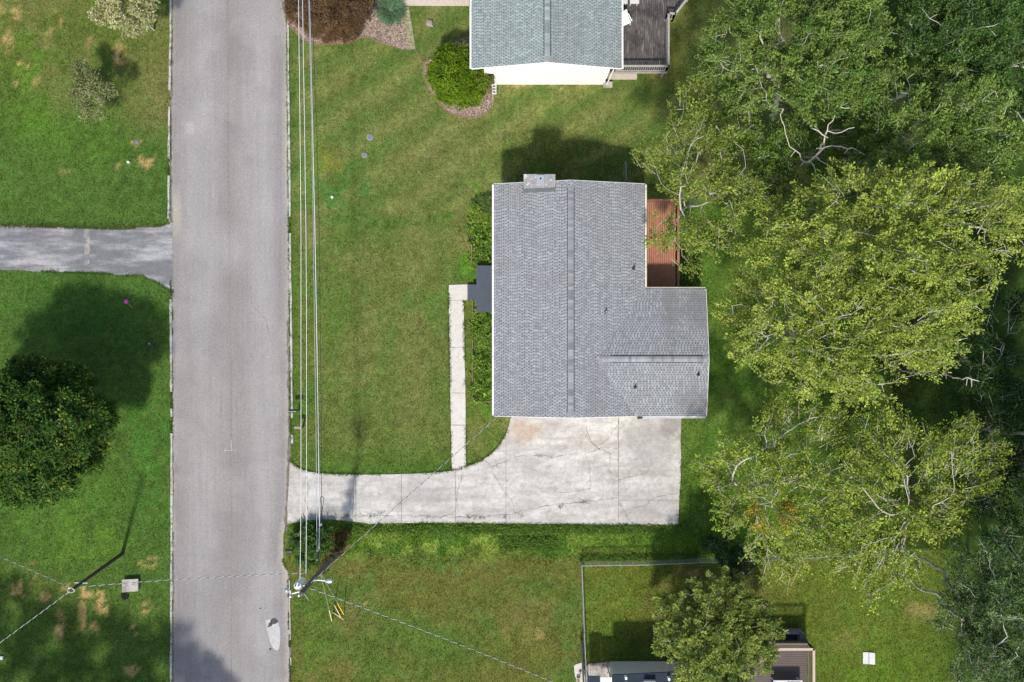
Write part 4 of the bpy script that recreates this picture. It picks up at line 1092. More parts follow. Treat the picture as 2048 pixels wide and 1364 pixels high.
b = MB(); b.box(a[0] + .9, c[0] - .15, c[1], a[1] - .07, dz + .75, dz + .757); b.build('glass_insert', M['glass'], um)
for x in (a[0] + .1, c[0] - .1):
    b = MB(); b.box(x - .03, x + .03, a[1] - .15, a[1] - .09, dz, dz + .70); b.build('leg', M['lidslab'], um)

# ------------------------------------------------------------------ small things in the lawns
x, y, _ = P(1737, 1316)
e = empty('septic_lid', (x, y, 0), 'pair of white concrete slabs lying side by side in the sunny back lawn', 'lid')
for sx in (-1, 1):
    b = MB(); b.prism([(x + sx * .02, y - .39), (x + sx * .41, y - .40 - sx * .02), (x + sx * .40, y + .37 - sx * .02), (x + sx * .02, y + .39)] if sx > 0 else
                      [(x - .02, y - .38), (x - .02, y + .40), (x - .38, y + .41), (x - .40, y - .37)][::-1], 0, .07); b.build('slab', M['lidslab'], e)
for (px, py, r, lb) in ((740, 275, .21, 'round blue grey utility lid in the mown lawn, closer to the round green shrub'), (729, 311, .18, 'smaller round blue grey utility lid in the mown lawn beside the yellowed turf')):
    x, y, _ = P(px, py); e = empty('manhole', (x, y, 0), lb, 'lid')
    b = MB(); b.cyl((x, y), r, 0, .055, 24); b.build('rim', M['rim'], e)
    b = MB(); b.cyl((x, y), r * .8, .05, .068, 24); b.build('cover', M['bluelid'], e)
for (px, py, lb) in ((665, 395, 'white pipe cap in the lush green patch of lawn beside the cables'), (258, 325, 'white pipe cap in the lawn across the road near the dry scars')):
    x, y, _ = P(px, py); e = empty('cleanout_cap', (x, y, 0), lb, 'pipe cap')
    b = MB(); b.cyl((x, y), .075, 0, .12, 16); b.build('pipe', M['whitecap'], e)
    b = MB(); b.tube([(x, y, .12), (x, y, .15), (x, y, .165)], [.085, .085, .05], 16); b.build('cap', M['whitecap'], e)
x, y, _ = P(275, 285)
b = MB(); b.cyl((x, y), .13, 0, .05, 18); b.cyl((x, y), .10, .05, .06, 18); tag(b.build('valve_cover', M['bluelid']), 'dull grey round valve cover sunk in the dry left lawn', 'lid')
x, y, _ = P(254, 604)
e = empty('marker_stake', (x, y, 0), 'pink topped marker with a thin wooden stick lying on shaded grass', 'stake')
b = MB(); b.tube([(x + .04, y - .03, .10), (x + .44, y - .43, .03)], .012, 6); b.build('stick', M['stick'], e)
b = MB(); b.tube([(x - .14, y + .04, .05), (x - .09, y + .05, .06), (x - .02, y + .03, .06), (x + .05, y - .02, .07), (x + .09, y - .06, .09)], [.03, .12, .16, .13, .03], 10); b.build('marker_head', M['pink'], e, True)
x, y, _ = P(303, 687)
e = empty('sprinkler', (x, y, 0), 'dark forked garden sprinkler with a pale cap standing in shaded grass', 'sprinkler')
for dx, dy in ((-.42, -.42), (.36, -.40), (.05, .35)):
    b = MB(); b.tube([(x, y, .32), (x + dx, y + dy, .02)], [.035, .028], 6); b.build('leg', M['blackpaint'], e)
b = MB(); b.tube([(x, y, .28), (x, y, .38), (x, y, .42)], [.05, .06, .035], 10); b.build('head', M['stick'], e)
x, y, _ = P(860, 47)
b = MB(); b.tube([(x, y, 0), (x + .01, y, .12), (x + .03, y + .02, .22)], [.27, .2, .15], 11); b.tube([(x, y, .08), (x - .22, y + .3, .04)], [.1, .03], 7); b.tube([(x, y, .08), (x + .2, y - .25, .04)], [.1, .03], 7)
tag(b.build('tree_stump', M['stone']), 'weathered pale tree stump in the neighbour front lawn', 'stump')
# concrete catch basin
h_ = .3
a = P(244, 1158, h_); c = P(276, 1184, h_)
e = empty('catch_basin', ((a[0] + c[0]) / 2, (a[1] + c[1]) / 2, 0), 'square grey concrete drain box with a dark open side in the lawn', 'drain box')
b = MB(); b.add([(a[0], c[1] - .03, h_ - .1), (c[0], c[1] + .05, h_ - .1), (c[0], a[1], h_ - .1), (a[0], a[1] - .05, h_ - .1), (a[0], c[1] - .03, h_), (c[0], c[1] + .05, h_), (c[0], a[1], h_), (a[0], a[1] - .05, h_)],
                [(3, 2, 1, 0), (4, 5, 6, 7), (0, 1, 5, 4), (1, 2, 6, 5), (2, 3, 7, 6), (3, 0, 4, 7)]); b.build('lid', M['pad'], e)
b = MB(); b.box(a[0] + .05, a[0] + .15, c[1] + .1, a[1] - .1, 0, h_ - .1); b.box(c[0] - .15, c[0] - .05, c[1] + .1, a[1] - .1, 0, h_ - .1); b.box(a[0] + .15, c[0] - .15, a[1] - .2, a[1] - .1, 0, h_ - .1); b.build('wall', M['pad'], e)
b = MB(); b.prism(ccw(PA(blob(250, 1192, 8, 8, 14, .25))), 0, .012); b.build('hole', M['void'], e)
b = MB(); b.tube([P(265, 1171, h_), P(265, 1171, h_ + .05)], .06, 12); b.build('knob', M['lidslab'], e)
x, y, _ = P(4, 1315)
b = MB(); b.prism([(x - .2, y - .1), (x + .1, y - .12), (x + .13, y + .1), (x - .2, y + .13)], 0, .12); tag(b.build('paving_block', M['lidslab']), 'small white block lying in the dark grass far from the road', 'block')

# mailboxes
def mailbox(px, py, label, ang=0):
    h = 1.15; x, y, _ = P(px, py, h); e = empty('mailbox', (x + .12, y, 0), label, 'mailbox')
    b = MB(); n = 9; L = .5; r = .105
    prof = [(-r, 0), (r, 0)] + [(r * math.cos(math.pi * k / n), .11 + r * math.sin(math.pi * k / n)) for k in range(n + 1)]
    k = len(prof); vs = [(x + sx * L / 2, y + p, h - .2 + q) for sx in (-1, 1) for p, q in prof]
    b.add(vs, [tuple(range(k)), tuple(range(k, 2 * k))[::-1]] + [(i, i + k, (i + 1) % k + k, (i + 1) % k) for i in range(k)]); b.build('box', M['blackpaint'], e)
    b = MB(); b.box(x - L / 2 - .012, x - L / 2 - .002, y - r * .9, y + r * .9, h - .19, h - .03); b.build('door', M['blackpaint'], e)
    b = MB(); b.box(x + .05, x + .2, y + r + .004, y + r + .016, h - .12, h - .08); b.build('flag', M['red'], e)
    b = MB(); b.box(x + .08, x + .18, y - .05, y + .05, 0, h - .2); b.bar((x + .13, y, h - .24), (x - .2, y, h - .24), .09, .05); b.build('post', M['blackpaint'], e)
mailbox(585, 822, 'black mailbox at the edge of the mown front lawn above the drive')
mailbox(577, 1103, 'black mailbox in front of the spiky shrub by the utility pole')
x, y, _ = P(595, 856, .9)
e = empty('newspaper_box', (x, y, 0), 'brown weathered wooden post box beside the mailbox and drive', 'post box')
b = MB(); b.box(x - .22, x + .22, y - .06, y + .08, .72, .9); b.build('box', M['stone'], e)
b = MB(); b.box(x + .1, x + .2, y - .05, y + .05, 0, .72); b.build('post', M['darktrunk'], e)

# ------------------------------------------------------------------ poles and lines
def catenary(a, b, sag, n=24):
    a, b = Vector(a), Vector(b); out = []
    for k in range(n + 1):
        t = k / n; p = a.lerp(b, t); p.z -= 4 * sag * t * (1 - t); out.append(p)
    return out
def wire(label, pts, r, m, name='power_line', group=None):
    b = MB(); b.tube(pts, r, 6); o = b.build(name, m); tag(o, label, 'cable', group); return o
def twisted(label, pts, name='service_drop', pitch=.56, r=.0125):
    pts = [Vector(p) for p in pts]
    fine = []
    L = 0
    for a, c in zip(pts[:-1], pts[1:]):
        n = max(1, int((c - a).length / .07))
        for k in range(n): fine.append((a.lerp(c, k / n), L + (c - a).length * k / n, (c - a).normalized()))
        L += (c - a).length
    e = empty(name, pts[0], label, 'cable')
    for ph, m, nm in ((0, M['alu'], 'bare_strand'), (math.pi, M['black'], 'insulated_strand')):
        q = []
        for p, s, d in fine:
            x = d.cross(Vector((0, 0, 1))).normalized(); y = x.cross(d)
            a = 2 * math.pi * s / pitch + ph; q.append(p + x * math.cos(a) * r + y * math.sin(a) * r)
        b = MB(); b.tube(q, r * .85, 4); b.build(nm, m, e)

PB = Vector(P(686, 1092)); PT = Vector(P(601, 1188, 10.6))
def pole_at(z): return PB.lerp(PT, z / 10.6)
pole = empty('utility_pole', PB, 'tall vine covered utility pole with pale transformer and street lamp beside the road', 'pole')
b = MB(); b.tube([PB, pole_at(5), PT], [.17, .15, .12], 14); b.build('shaft', M['greypole'], pole)
c = Vector(P(600, 1167, 9.3))
b = MB(); b.tube([c - Vector((0, 0, .45)), c - Vector((0, 0, .42)), c + Vector((0, 0, .42)), c + Vector((0, 0, .5)), c + Vector((0, 0, .54))], [.16, .23, .23, .19, .06], 20); tf_ = b.build('transformer', M['transformer'], pole, False)
for dx, dy in ((.08, .06), (-.1, .05)):
    b = MB(); b.tube([c + Vector((dx, dy, .5)), c + Vector((dx, dy, .72))], [.045, .03], 8); b.build('bushing', M['greypaint'], tf_)
b = MB(); p = pole_at(9.3); b.bar(p, c, .06, .1); b.build('bracket', M['metal'], pole)
la_, lb_ = pole_at(8.6), Vector(P(657, 1162, 9.0))
b = MB(); b.tube([pole_at(8.2), Vector(P(635, 1160, 8.9)), lb_], .035, 8); arm = b.build('lamp_arm', M['alu'], pole)
b = MB(); b.tube([lb_ - Vector((.18, 0, 0)), lb_ - Vector((0, 0, .01)), lb_ + Vector((.16, 0, -.02)), lb_ + Vector((.22, 0, -.03))], [.07, .14, .13, .05], 12); b.build('lamp_head', M['metal'], arm)
q = Vector(P(576, 1183, 9.9)); p = pole_at(10.0)
b = MB(); b.tube([p, Vector(P(581, 1188, 9.9)), Vector(P(581, 1192, 9.9))], .035, 8); b.tube([Vector(P(581, 1188, 9.9)), Vector(P(580, 1180, 9.9))], .03, 8); sa = b.build('side_bracket', M['alu'], pole)
for px, py in ((574, 1181), (582, 1193)):
    w = Vector(P(px, py, 9.95)); b = MB(); b.tube([w - Vector((0, 0, .12)), w, w + Vector((0, 0, .12))], [.06, .15 if px < 580 else .08, .05], 12); b.build('insulator', M['metal'], sa)
b = MB(); b.tube([pole_at(10.2), Vector(P(617, 1199, 10.3))], .025, 6); b.build('bracket', M['metal'], pole)
b = MB(); b.tube([PT - Vector((0, 0, .1)), PT + Vector((0, 0, .35))], [.03, .05], 8); b.build('pole_top_pin', M['metal'], pole)

wire('bright overhead power line nearest the road, ending at the transformer', [P(600, 1158, 9.9)] + [P(x, y, h) for x, y, h in ((602, 1000, 9.6), (602, 850, 9.35), (602, 650, 9.2), (602, 466, 9.3), (600, 250, 9.6), (597, 0, 10.1), (593, -300, 10.8))], .016, M['alu'])
wire('bright overhead power line, second from the road, ending at the pole head', [P(612, 1152, 9.6)] + [P(x, y, h) for x, y, h in ((613, 1000, 9.3), (613, 850, 9.0), (613, 650, 8.9), (612, 466, 9.0), (609, 250, 9.3), (605, 0, 9.8), (600, -300, 10.5))], .016, M['alu'])
wire('bright thick cable hanging third from the road beside the slack black cable', [P(638, 1100, 6.9)] + [P(x, y, h) for x, y, h in ((639, 1040, 6.8), (637, 898, 6.6), (634, 700, 6.5), (630, 466, 6.6), (625, 250, 6.9), (619, 0, 7.4), (612, -300, 8.0))], .02, M['alu'])
wire('thin grey cable running close beside the bright thick cable', [P(634, 1104, 7.1)] + [P(x, y, h) for x, y, h in ((633, 1000, 7.0), (632, 850, 6.85), (629, 650, 6.7), (627, 466, 6.7), (623, 250, 7.0), (617.5, 0, 7.5), (610, -300, 8.0))], .016, M['metal'])
wire('thin black telephone cable farthest from the road with a loop over the drive', [P(641, 1094, 6.3)] + [P(x, y, h) for x, y, h in ((643, 1015, 6.1), (643, 898, 5.9), (641, 700, 5.7), (638.5, 466, 5.7), (633, 250, 5.9), (624, 20, 6.4), (612, -300, 7.2))], .016, M['black'])
e = empty('cable_loop', P(644, 1000, 6.1), 'teardrop black cable loop hanging above the concrete drive', 'cable loop')
lp = [Vector(P(644, 1042, 6.2)), Vector(P(644, 1018, 6.15)), Vector(P(641, 1003, 6.1)), Vector(P(641, 996, 6.1)), Vector(P(644, 993, 6.1)), Vector(P(647.5, 996, 6.1)), Vector(P(647, 1003, 6.1)), Vector(P(644.5, 1018, 6.15))]
b = MB(); b.tube(smooth_line(lp, 3), .017, 6); b.build('loop', M['black'], e)
b = MB(); b.tube([P(643.5, 1018, 6.17), P(642.5, 1050, 6.25)], .035, 8); b.build('splice_sleeve', M['blackpaint'], e)
e = empty('splice_case', P(635, 1110, 7.0), 'dark cylindrical splice case hanging on the cables near the vine pole', 'cable box')
b = MB(); b.tube([P(635, 1103, 7.0), P(634.5, 1117, 7.05)], .09, 12); b.build('case', M['blackpaint'], e)
for p0 in ((635, 1101), (634.5, 1119)):
    b = MB(); b.tube([P(*p0, 7.0), P(p0[0], p0[1] + 2, 7.0)], .05, 8); b.build('end_cap', M['metal'], e)
b = MB(); b.tube([P(642, 1047, 6.35), P(642, 1052, 6.37)], .06, 10); tag(b.build('line_clamp', M['alu']), 'small shiny clamp on the cables below the black loop', 'clamp')

twisted('twisted service cable sagging from the vine pole to the front corner of the grey roof', catenary(pole_at(9.2) + Vector((.2, .2, 0)), P(994, 834, 3.9), .25, 14))
twisted('twisted service cable running from the vine pole towards the low dark roofed house', catenary(P(621, 1177, 9.0), P(1180, 1395, 4.2), .3, 14))
LPB, LPT = Vector(P(245, 1107)), Vector(P(143, 1180, 6.9))
twisted('twisted service cable crossing the road between the two poles', catenary(P(612, 1146, 8.4), LPT + Vector((.25, .1, -.2)), .35, 16))
lpole = empty('utility_pole', LPB, 'leaning dark brown service pole in the lawn across the road', 'pole')
b = MB(); b.tube([LPB, LPB.lerp(LPT, .5), LPT], [.125, .11, .09], 12); b.build('shaft', M['pole'], lpole)
b = MB(); u = LPB.lerp(LPT, .82); b.tube([u + Vector((-.4, .03, .1)), u + Vector((.4, 0, .1))], .022, 6); b.build('crossbar', M['alu'], lpole)
b = MB(); k = [LPT + Vector((.2 * math.cos(t), .14 * math.sin(t), .05 + .05 * math.sin(2 * t))) for t in np.linspace(0, 6.28, 13)]; b.tube(k, .018, 5, False); b.build('wire_loop', M['alu'], lpole)
twisted('twisted service cable leaving the leaning pole towards the upper lawn', catenary(LPT + Vector((-.15, .1, -.1)), P(-60, 1090, 5.5), .1, 10))
twisted('twisted service cable leaving the leaning pole towards the lower lawn corner', catenary(LPT + Vector((-.15, -.1, -.1)), P(-50, 1322, 5.5), .1, 10))
att = pole_at(6.3)
for (gx_, gy_, m, frac, lb) in ((688, 1230, M['yellow'], .3, 'guy wire of the vine pole with a bright yellow guard tube'), (664, 1244, M['cream'], .26, 'guy wire of the vine pole with a faded cream guard tube')):
    g = Vector(P(gx_, gy_)); e = empty('guy_wire', g, lb, 'guy wire')
    b = MB(); b.tube([g + Vector((0, 0, .02)), att], .012, 5); b.build('strand', M['metal'], e)
    b = MB(); b.tube([g.lerp(att, .02), g.lerp(att, frac)], .032, 8); b.build('guard_tube', m, e)
for (p0, p1, lb) in (((668, 1209), (681, 1233), 'loose cream guard tube leaning toward the foot of the yellow guy guard'), ((665, 1224), (686, 1238), 'loose cream rod lying in the grass between the two guy anchors')):
    e = empty('guard_tube', P(*p1), lb, 'tube'); b = MB(); b.tube([P(*p0, .25 if p0[0] > 666 else .06), P(*p1, .04)], .03, 8); b.build('tube', M['cream'], e)
    b = MB(); b.tube([P(*p1, .035), P(p1[0] + 1, p1[1] + 1, .035)], .04, 8); b.build('end_collar', M['cream'], e)

# ------------------------------------------------------------------ trees
def grow(base, top, attr, rng, D, dk, iters=90, wander=.22):
    n0 = max(2, int(np.linalg.norm(top - base) / D))
    nodes = [base + (top - base) * k / n0 + (rng.normal(0, .05, 3) if 0 < k < n0 else 0) for k in range(n0 + 1)]
    par = [-1] + list(range(n0))
    nodes = [np.array(q) for q in nodes]
    act = attr.copy()
    A = np.array(nodes)
    dm = np.linalg.norm(act[:, None] - A[None], axis=2)
    bi = dm.argmin(1); bd = dm.min(1)
    for it in range(iters):
        keep = bd > dk
        act, bi, bd = act[keep], bi[keep], bd[keep]
        if len(act) == 0: break
        infl = bd < max(3.2, np.percentile(bd, 20) + .1)
        u, inv = np.unique(bi[infl], return_inverse=True)
        P0 = np.array([nodes[k] for k in u])
        dirs = act[infl] - P0[inv]; dirs /= np.linalg.norm(dirs, axis=1)[:, None] + 1e-6
        acc = np.zeros((len(u), 3)); np.add.at(acc, inv, dirs)
        acc /= np.linalg.norm(acc, axis=1)[:, None] + 1e-6
        acc += rng.normal(0, wander, acc.shape); acc /= np.linalg.norm(acc, axis=1)[:, None] + 1e-6
        newp = P0 + acc * D * rng.uniform(.8, 1.2, (len(u), 1))
        b0 = len(nodes)
        nodes += list(newp); par += list(u)
        dn = np.linalg.norm(act[:, None] - newp[None], axis=2)
        j = dn.argmin(1); d2 = dn.min(1); better = d2 < bd
        bi = np.where(better, b0 + j, bi); bd = np.where(better, d2, bd)
        if len(nodes) > 4200: break
    return np.array(nodes), np.array(par)

def branch_mesh(nodes, par, tip, expo=.5, sides=5, rmin=0, rmax=.34):
    n = len(nodes); cnt = np.zeros(n); kids = np.zeros(n, int)
    for i in range(n - 1, 0, -1):
        if kids[i] == 0: cnt[i] = 1
        cnt[par[i]] += cnt[i]; kids[par[i]] += 1
    r = np.minimum(tip * np.maximum(cnt, 1) ** expo, rmax)
    i = np.arange(1, n); p = par[1:]
    a, b = nodes[p], nodes[i]
    d = b - a; d /= np.linalg.norm(d, axis=1)[:, None] + 1e-9
    ref = np.where(np.abs(d[:, 2:3]) > .9, np.array([[1., 0, 0]]), np.array([[0, 0, 1.]]))
    x = np.cross(d, ref); x /= np.linalg.norm(x, axis=1)[:, None]; y = np.cross(d, x)
    ra = np.minimum(r[p], r[i] * 1.5)[:, None]; rb2 = r[i][:, None]
    vs = []
    for pt, rad in ((a - d * ra * .3, ra), (b, rb2)):
        for k in range(sides):
            t = 2 * math.pi * k / sides
            vs.append(pt + (x * math.cos(t) + y * math.sin(t)) * rad)
    V = np.stack(vs, 1)                       # (m, 2*sides, 3)
    m = len(i)
    f = np.array([[k, (k + 1) % sides, sides + (k + 1) % sides, sides + k] for k in range(sides)])
    Fs = (f[None] + (np.arange(m) * 2 * sides)[:, None, None]).reshape(-1, 4)
    return V.reshape(-1, 3), Fs, r, kids

def leaf_mesh(centers, axes, per, R, L, W, pal, rng, cjit=.18, droop=.35, extra=None, spray=None, S=0.0):
    """rosettes of single leaves round each centre"""
    m = len(centers); n = m * per
    c = np.repeat(centers, per, 0); ax = np.repeat(axes, per, 0)
    d = rng.normal(0, 1, (n, 3)); d -= ax * (d * ax).sum(1)[:, None] * rng.uniform(.5, 1.0, (n, 1)); d /= np.linalg.norm(d, axis=1)[:, None]
    p = c + d * (R * np.sqrt(rng.uniform(.0, 1, (n, 1)))) * rng.uniform(.5, 1.2, (n, 1)) + ax * rng.normal(0, R * .35, (n, 1))
    if spray is not None:
        sp_ = np.repeat(spray, per, 0); tt = rng.uniform(-.5, .5, (n, 1))
        p = c + sp_ * tt * S * rng.uniform(.7, 1.2, (n, 1)) + d * (R * .55) * (.75 - tt * .6) * np.sqrt(rng.random((n, 1))) + ax * rng.normal(0, R * .22, (n, 1))
        d = d * .8 + sp_ * .75
    dd = d + ax * rng.normal(-.1, droop, (n, 1)) + rng.normal(0, .25, (n, 3)); dd /= np.linalg.norm(dd, axis=1)[:, None]
    nn = ax + rng.normal(0, .45, (n, 3)); s = np.cross(dd, nn); s /= np.linalg.norm(s, axis=1)[:, None] + 1e-6
    sz = rng.uniform(.65, 1.25, (n, 1)); l = L * sz; w = W * sz / 2
    v = np.stack([p, p + dd * l * .5 + s * w, p + dd * l, p + dd * l * .5 - s * w], 1).reshape(-1, 3)
    pal = np.array(pal)
    tone = np.repeat(rng.normal(1, cjit, m), per) * rng.normal(1, .16, n)
    mixv = np.clip(np.repeat(rng.normal(.5, .28, m), per) + rng.normal(0, .18, n), 0, 1)[:, None]
    col = (pal[0] * (1 - mixv) + pal[1] * mixv) * np.clip(tone, .45, 1.7)[:, None]
    if extra is not None: col = extra(c, col)
    return v, np.arange(4 * n).reshape(-1, 4), np.repeat(np.clip(col, .003, .9), 4, 0)

def tree(name, label, cat, lobes, pal, seed, attr_per=92, per=64, R=.38, L=.145, W=.078, D=.44, dk=.6, tip=.0135, bark='trunk', leafmat='leaf', base=None, group=None,
         bare=0.0, flat=.8, shell=.55, extra=None, zfloor=.5, expo=.5, axis_up=.8, crown_h=.45, gap=.10, S=.95, twig=.32):
    rng = np.random.default_rng(seed)
    pts, ctr = [], []
    for (px, py, r, h) in lobes:
        c = np.array(P(px, py, h)); rad = r * (H - h) / F
        k = max(6, int(attr_per * (rad / 2.0) ** 2))
        q = rng.normal(0, 1, (k, 3)); q /= np.linalg.norm(q, axis=1)[:, None]
        q *= (rng.uniform(shell, 1.05, (k, 1)))
        q[:, 2] = np.where(q[:, 2] < -.25, -q[:, 2] * .6, q[:, 2])
        q = q * np.array([rad, rad, rad * flat]) + c
        pts.append(q); ctr.append(c)
    pts = np.concatenate(pts); ctr = np.array(ctr)
    pts = pts[pts[:, 2] > zfloor]
    mid = ctr.mean(0)
    if base is None: base = np.array([mid[0], mid[1], 0.])
    else: base = np.array([base[0], base[1], 0.])
    top = np.array([base[0] * .6 + mid[0] * .4, base[1] * .6 + mid[1] * .4, max(.3, mid[2] * crown_h)])
    nodes, par = grow(base, top, pts, rng, D, dk)
    e = empty(name, base, label, cat, group)
    V, Fs, r, kids = branch_mesh(nodes, par, tip, expo)
    link('trunk', fast_mesh('trunk', V, Fs, M[bark], None, True), e)
    if per:
        tips = nodes[(kids == 0)]
        cen = np.concatenate([tips, pts[rng.random(len(pts)) > bare]])
        cen = cen[cen[:, 2] > zfloor * .6]
        gn = fbm(cen[:, 0] + cen[:, 2] * .8, cen[:, 1] - cen[:, 2] * .6, .75, 2, seed % 50)
        cen = cen[gn > np.quantile(gn, gap)]
        o = cen - (mid - np.array([0, 0, 1.5])); o /= np.linalg.norm(o, axis=1)[:, None]
        ax = o * .6 + np.array([0, 0, axis_up]) + rng.normal(0, .22, cen.shape); ax /= np.linalg.norm(ax, axis=1)[:, None]
        if S:
            sd = cen - (mid - np.array([0, 0, 2.5])); sd[:, 2] *= .55; sd /= np.linalg.norm(sd, axis=1)[:, None]
            sd = sd + rng.normal(0, .42, sd.shape); sd /= np.linalg.norm(sd, axis=1)[:, None]
            v, f, c = leaf_mesh(cen, ax, per, R, L, W, pal, rng, extra=extra, spray=sd, S=S)
            q = rng.random(len(cen)) < twig; a_ = (cen - sd * S * .75)[q]; b_ = (cen + sd * S * .42)[q]; s_ = np.cross(sd[q], np.array([0, 0, 1.])) * .011
            tw = np.stack([a_ - s_ * 1.5, a_ + s_ * 1.5, b_ + s_ * .4, b_ - s_ * .4], 1).reshape(-1, 3)
            link('twigs', fast_mesh('twigs', tw, np.arange(len(tw)).reshape(-1, 4), M[bark]), e)['kind'] = 'stuff'
        else:
            v, f, c = leaf_mesh(cen, ax, per, R, L, W, pal, rng, extra=extra)
        link('crown', fast_mesh('crown', v, f, M[leafmat], c), e)
    return e

MIDG = ((.080, .160, .030), (.215, .290, .062))
YELG = ((.170, .250, .038), (.385, .440, .082))
LIGHTG = ((.140, .215, .034), (.280, .325, .062))
DARKG = ((.042, .095, .024), (.095, .160, .038))
BLUEG = ((.045, .090, .030), (.125, .180, .066))
tree('broadleaf_tree', 'tall mid green tree leaning over the back lawn beside the black deck', 'tree',
     [(1480, 80, 70, 9), (1560, 50, 85, 11), (1650, 100, 85, 12), (1545, 150, 70, 9.5), (1625, 180, 65, 11), (1710, 50, 75, 12), (1435, 130, 40, 8), (1490, 20, 50, 9), (1600, -20, 70, 11), (1480, 190, 45, 8), (1700, 150, 60, 11.5)], MIDG, 101, base=P(1545, 240)[:2])
tree('broadleaf_tree', 'pale yellow green tree reaching over the red deck and the back lawn', 'tree',
     [(1395, 195, 45, 7.5), (1380, 250, 55, 8), (1320, 310, 45, 7), (1400, 330, 65, 8.5), (1470, 390, 60, 9), (1350, 370, 40, 7), (1322, 460, 36, 5.5), (1395, 470, 45, 7), (1375, 525, 26, 5), (1450, 470, 45, 8), (1285, 310, 20, 6.5), (1440, 280, 40, 9), (1340, 490, 22, 5)],
     LIGHTG, 102, base=P(1440, 390)[:2], per=44, attr_per=78, tip=.014)
tree('broadleaf_tree', 'rounded mid green tree at the wood edge behind the bleached dead tree', 'tree',
     [(1790, 190, 75, 11), (1850, 270, 85, 12), (1925, 210, 85, 12.5), (1965, 290, 70, 12), (1770, 300, 65, 10), (1870, 350, 70, 10), (1730, 240, 50, 9), (1990, 370, 55, 10)], MIDG, 103)
tree('broadleaf_tree', 'dull dark green tree filling the far corner of the wood', 'tree',
     [(1830, 40, 75, 11.5), (1920, 60, 85, 12.5), (2010, 60, 80, 13), (2035, 150, 70, 12), (1870, 120, 60, 11), (1960, 140, 60, 12), (2080, 240, 80, 12), (1900, -30, 80, 12)], DARKG, 104, leafmat='leafdull')
tree('broadleaf_tree', 'broad dense yellow green tree below the bleached dead tree', 'tree',
     [(1620, 440, 80, 10.5), (1720, 400, 85, 12.5), (1830, 405, 90, 14), (1930, 430, 90, 14.5), (2000, 480, 65, 14), (1560, 510, 70, 9.5), (1680, 500, 90, 12.5), (1800, 520, 95, 14.5), (1910, 540, 80, 14.5), (1540, 430, 45, 9), (1990, 400, 50, 13)],
     YELG, 105, base=P(1620, 560)[:2], per=48)
tree('broadleaf_tree', 'yellow green tree with drooping outer boughs beside the roof of the side wing', 'tree',
     [(1590, 610, 80, 11), (1710, 610, 90, 13), (1830, 630, 90, 14), (1920, 610, 60, 13.5), (1540, 680, 65, 9.5), (1640, 710, 80, 11.5), (1750, 720, 80, 12.5), (1850, 700, 60, 12.5), (1500, 580, 45, 8), (1460, 625, 30, 7), (1480, 700, 35, 8), (1590, 755, 45, 9.5), (1690, 770, 40, 11)],
     YELG, 106, base=P(1600, 655)[:2], per=48)
def autumn(spots):
    def f(c, col):
        k = np.zeros(len(c), bool)
        for px, py, h, r in spots:
            q = np.array(P(px, py, h)); k |= np.hypot(c[:, 0] - q[0], c[:, 1] - q[1]) < r
        k &= np.random.default_rng(1).random(len(c)) < .5
        col = col.copy(); col[k] = np.array([.46, .29, .03]) * np.random.default_rng(2).uniform(.6, 1.25, k.sum())[:, None]
        return col
    return f
SP = ((.125, .210, .026), (.350, .405, .062))
tree('broadleaf_tree', 'sparse tree with many bare pale twigs and orange tinged leaves beside the concrete apron', 'tree',
     [(1560, 840, 60, 8.5), (1640, 850, 55, 10), (1450, 925, 60, 7), (1550, 930, 70, 9), (1640, 950, 70, 10), (1480, 1010, 60, 7.5), (1580, 1030, 70, 9), (1660, 1060, 60, 9.5), (1590, 1110, 50, 8.5), (1555, 1150, 32, 7.5), (1520, 1080, 40, 7.5), (1430, 960, 35, 6.5)],
     SP, 107, base=P(1530, 930)[:2], per=34, R=.36, tip=.0125, bare=.15, shell=.25, twig=.4, extra=autumn([(1530, 1030, 8.5, .8), (1585, 1150, 7.5, .6), (1560, 1010, 8.5, .5)]), attr_per=105, expo=.48, D=.42, dk=.55)
tree('broadleaf_tree', 'sparse tree with tangled bare pale twigs standing before the darkest part of the wood', 'tree',
     [(1760, 860, 70, 11), (1720, 940, 70, 11), (1810, 920, 75, 11.5), (1900, 890, 70, 11.5), (1960, 960, 55, 11), (1740, 1030, 75, 10.5), (1850, 1020, 75, 11), (1700, 1120, 65, 9.5), (1790, 1130, 55, 9.5), (1730, 1190, 35, 8.5), (1910, 1040, 45, 10.5), (1985, 900, 30, 10)],
     SP, 108, base=P(1680, 940)[:2], per=34, R=.36, tip=.0125, bare=.15, shell=.25, twig=.4, attr_per=120, expo=.48, D=.42, dk=.55)
tree('evergreen_tree', 'blue green evergreen at the lower wood edge closest to the white slabs', 'tree',
     [(1950, 1140, 60, 12), (1930, 1225, 60, 11), (1960, 1290, 60, 11), (1940, 1345, 55, 10), (1905, 1190, 36, 10), (1985, 1220, 55, 12.5)], BLUEG, 109, L=.17, W=.06, per=46, leafmat='leafdull')
tree('evergreen_tree', 'blue green evergreen growing behind the lower wood edge', 'tree',
     [(2020, 1110, 65, 13.5), (2040, 1220, 75, 14), (2020, 1330, 75, 13), (2085, 1300, 75, 13), (2095, 1180, 75, 14)], BLUEG, 110, L=.17, W=.06, per=46, leafmat='leafdull')
tree('broadleaf_tree', 'rounded mid green tree shading the fenced yard and the brown deck', 'tree',
     [(1362, 1240, 62, 4), (1430, 1200, 66, 4.5), (1498, 1245, 66, 4.5), (1420, 1290, 85, 5.2), (1390, 1165, 26, 3.6), (1510, 1300, 46, 4.3), (1335, 1290, 38, 3.6), (1440, 1350, 64, 4.5), (1385, 1335, 44, 4)],
     ((.140, .210, .042), (.300, .345, .078)), 111, S=.42, per=52, attr_per=135, R=.3, L=.15, W=.085, tip=.010)
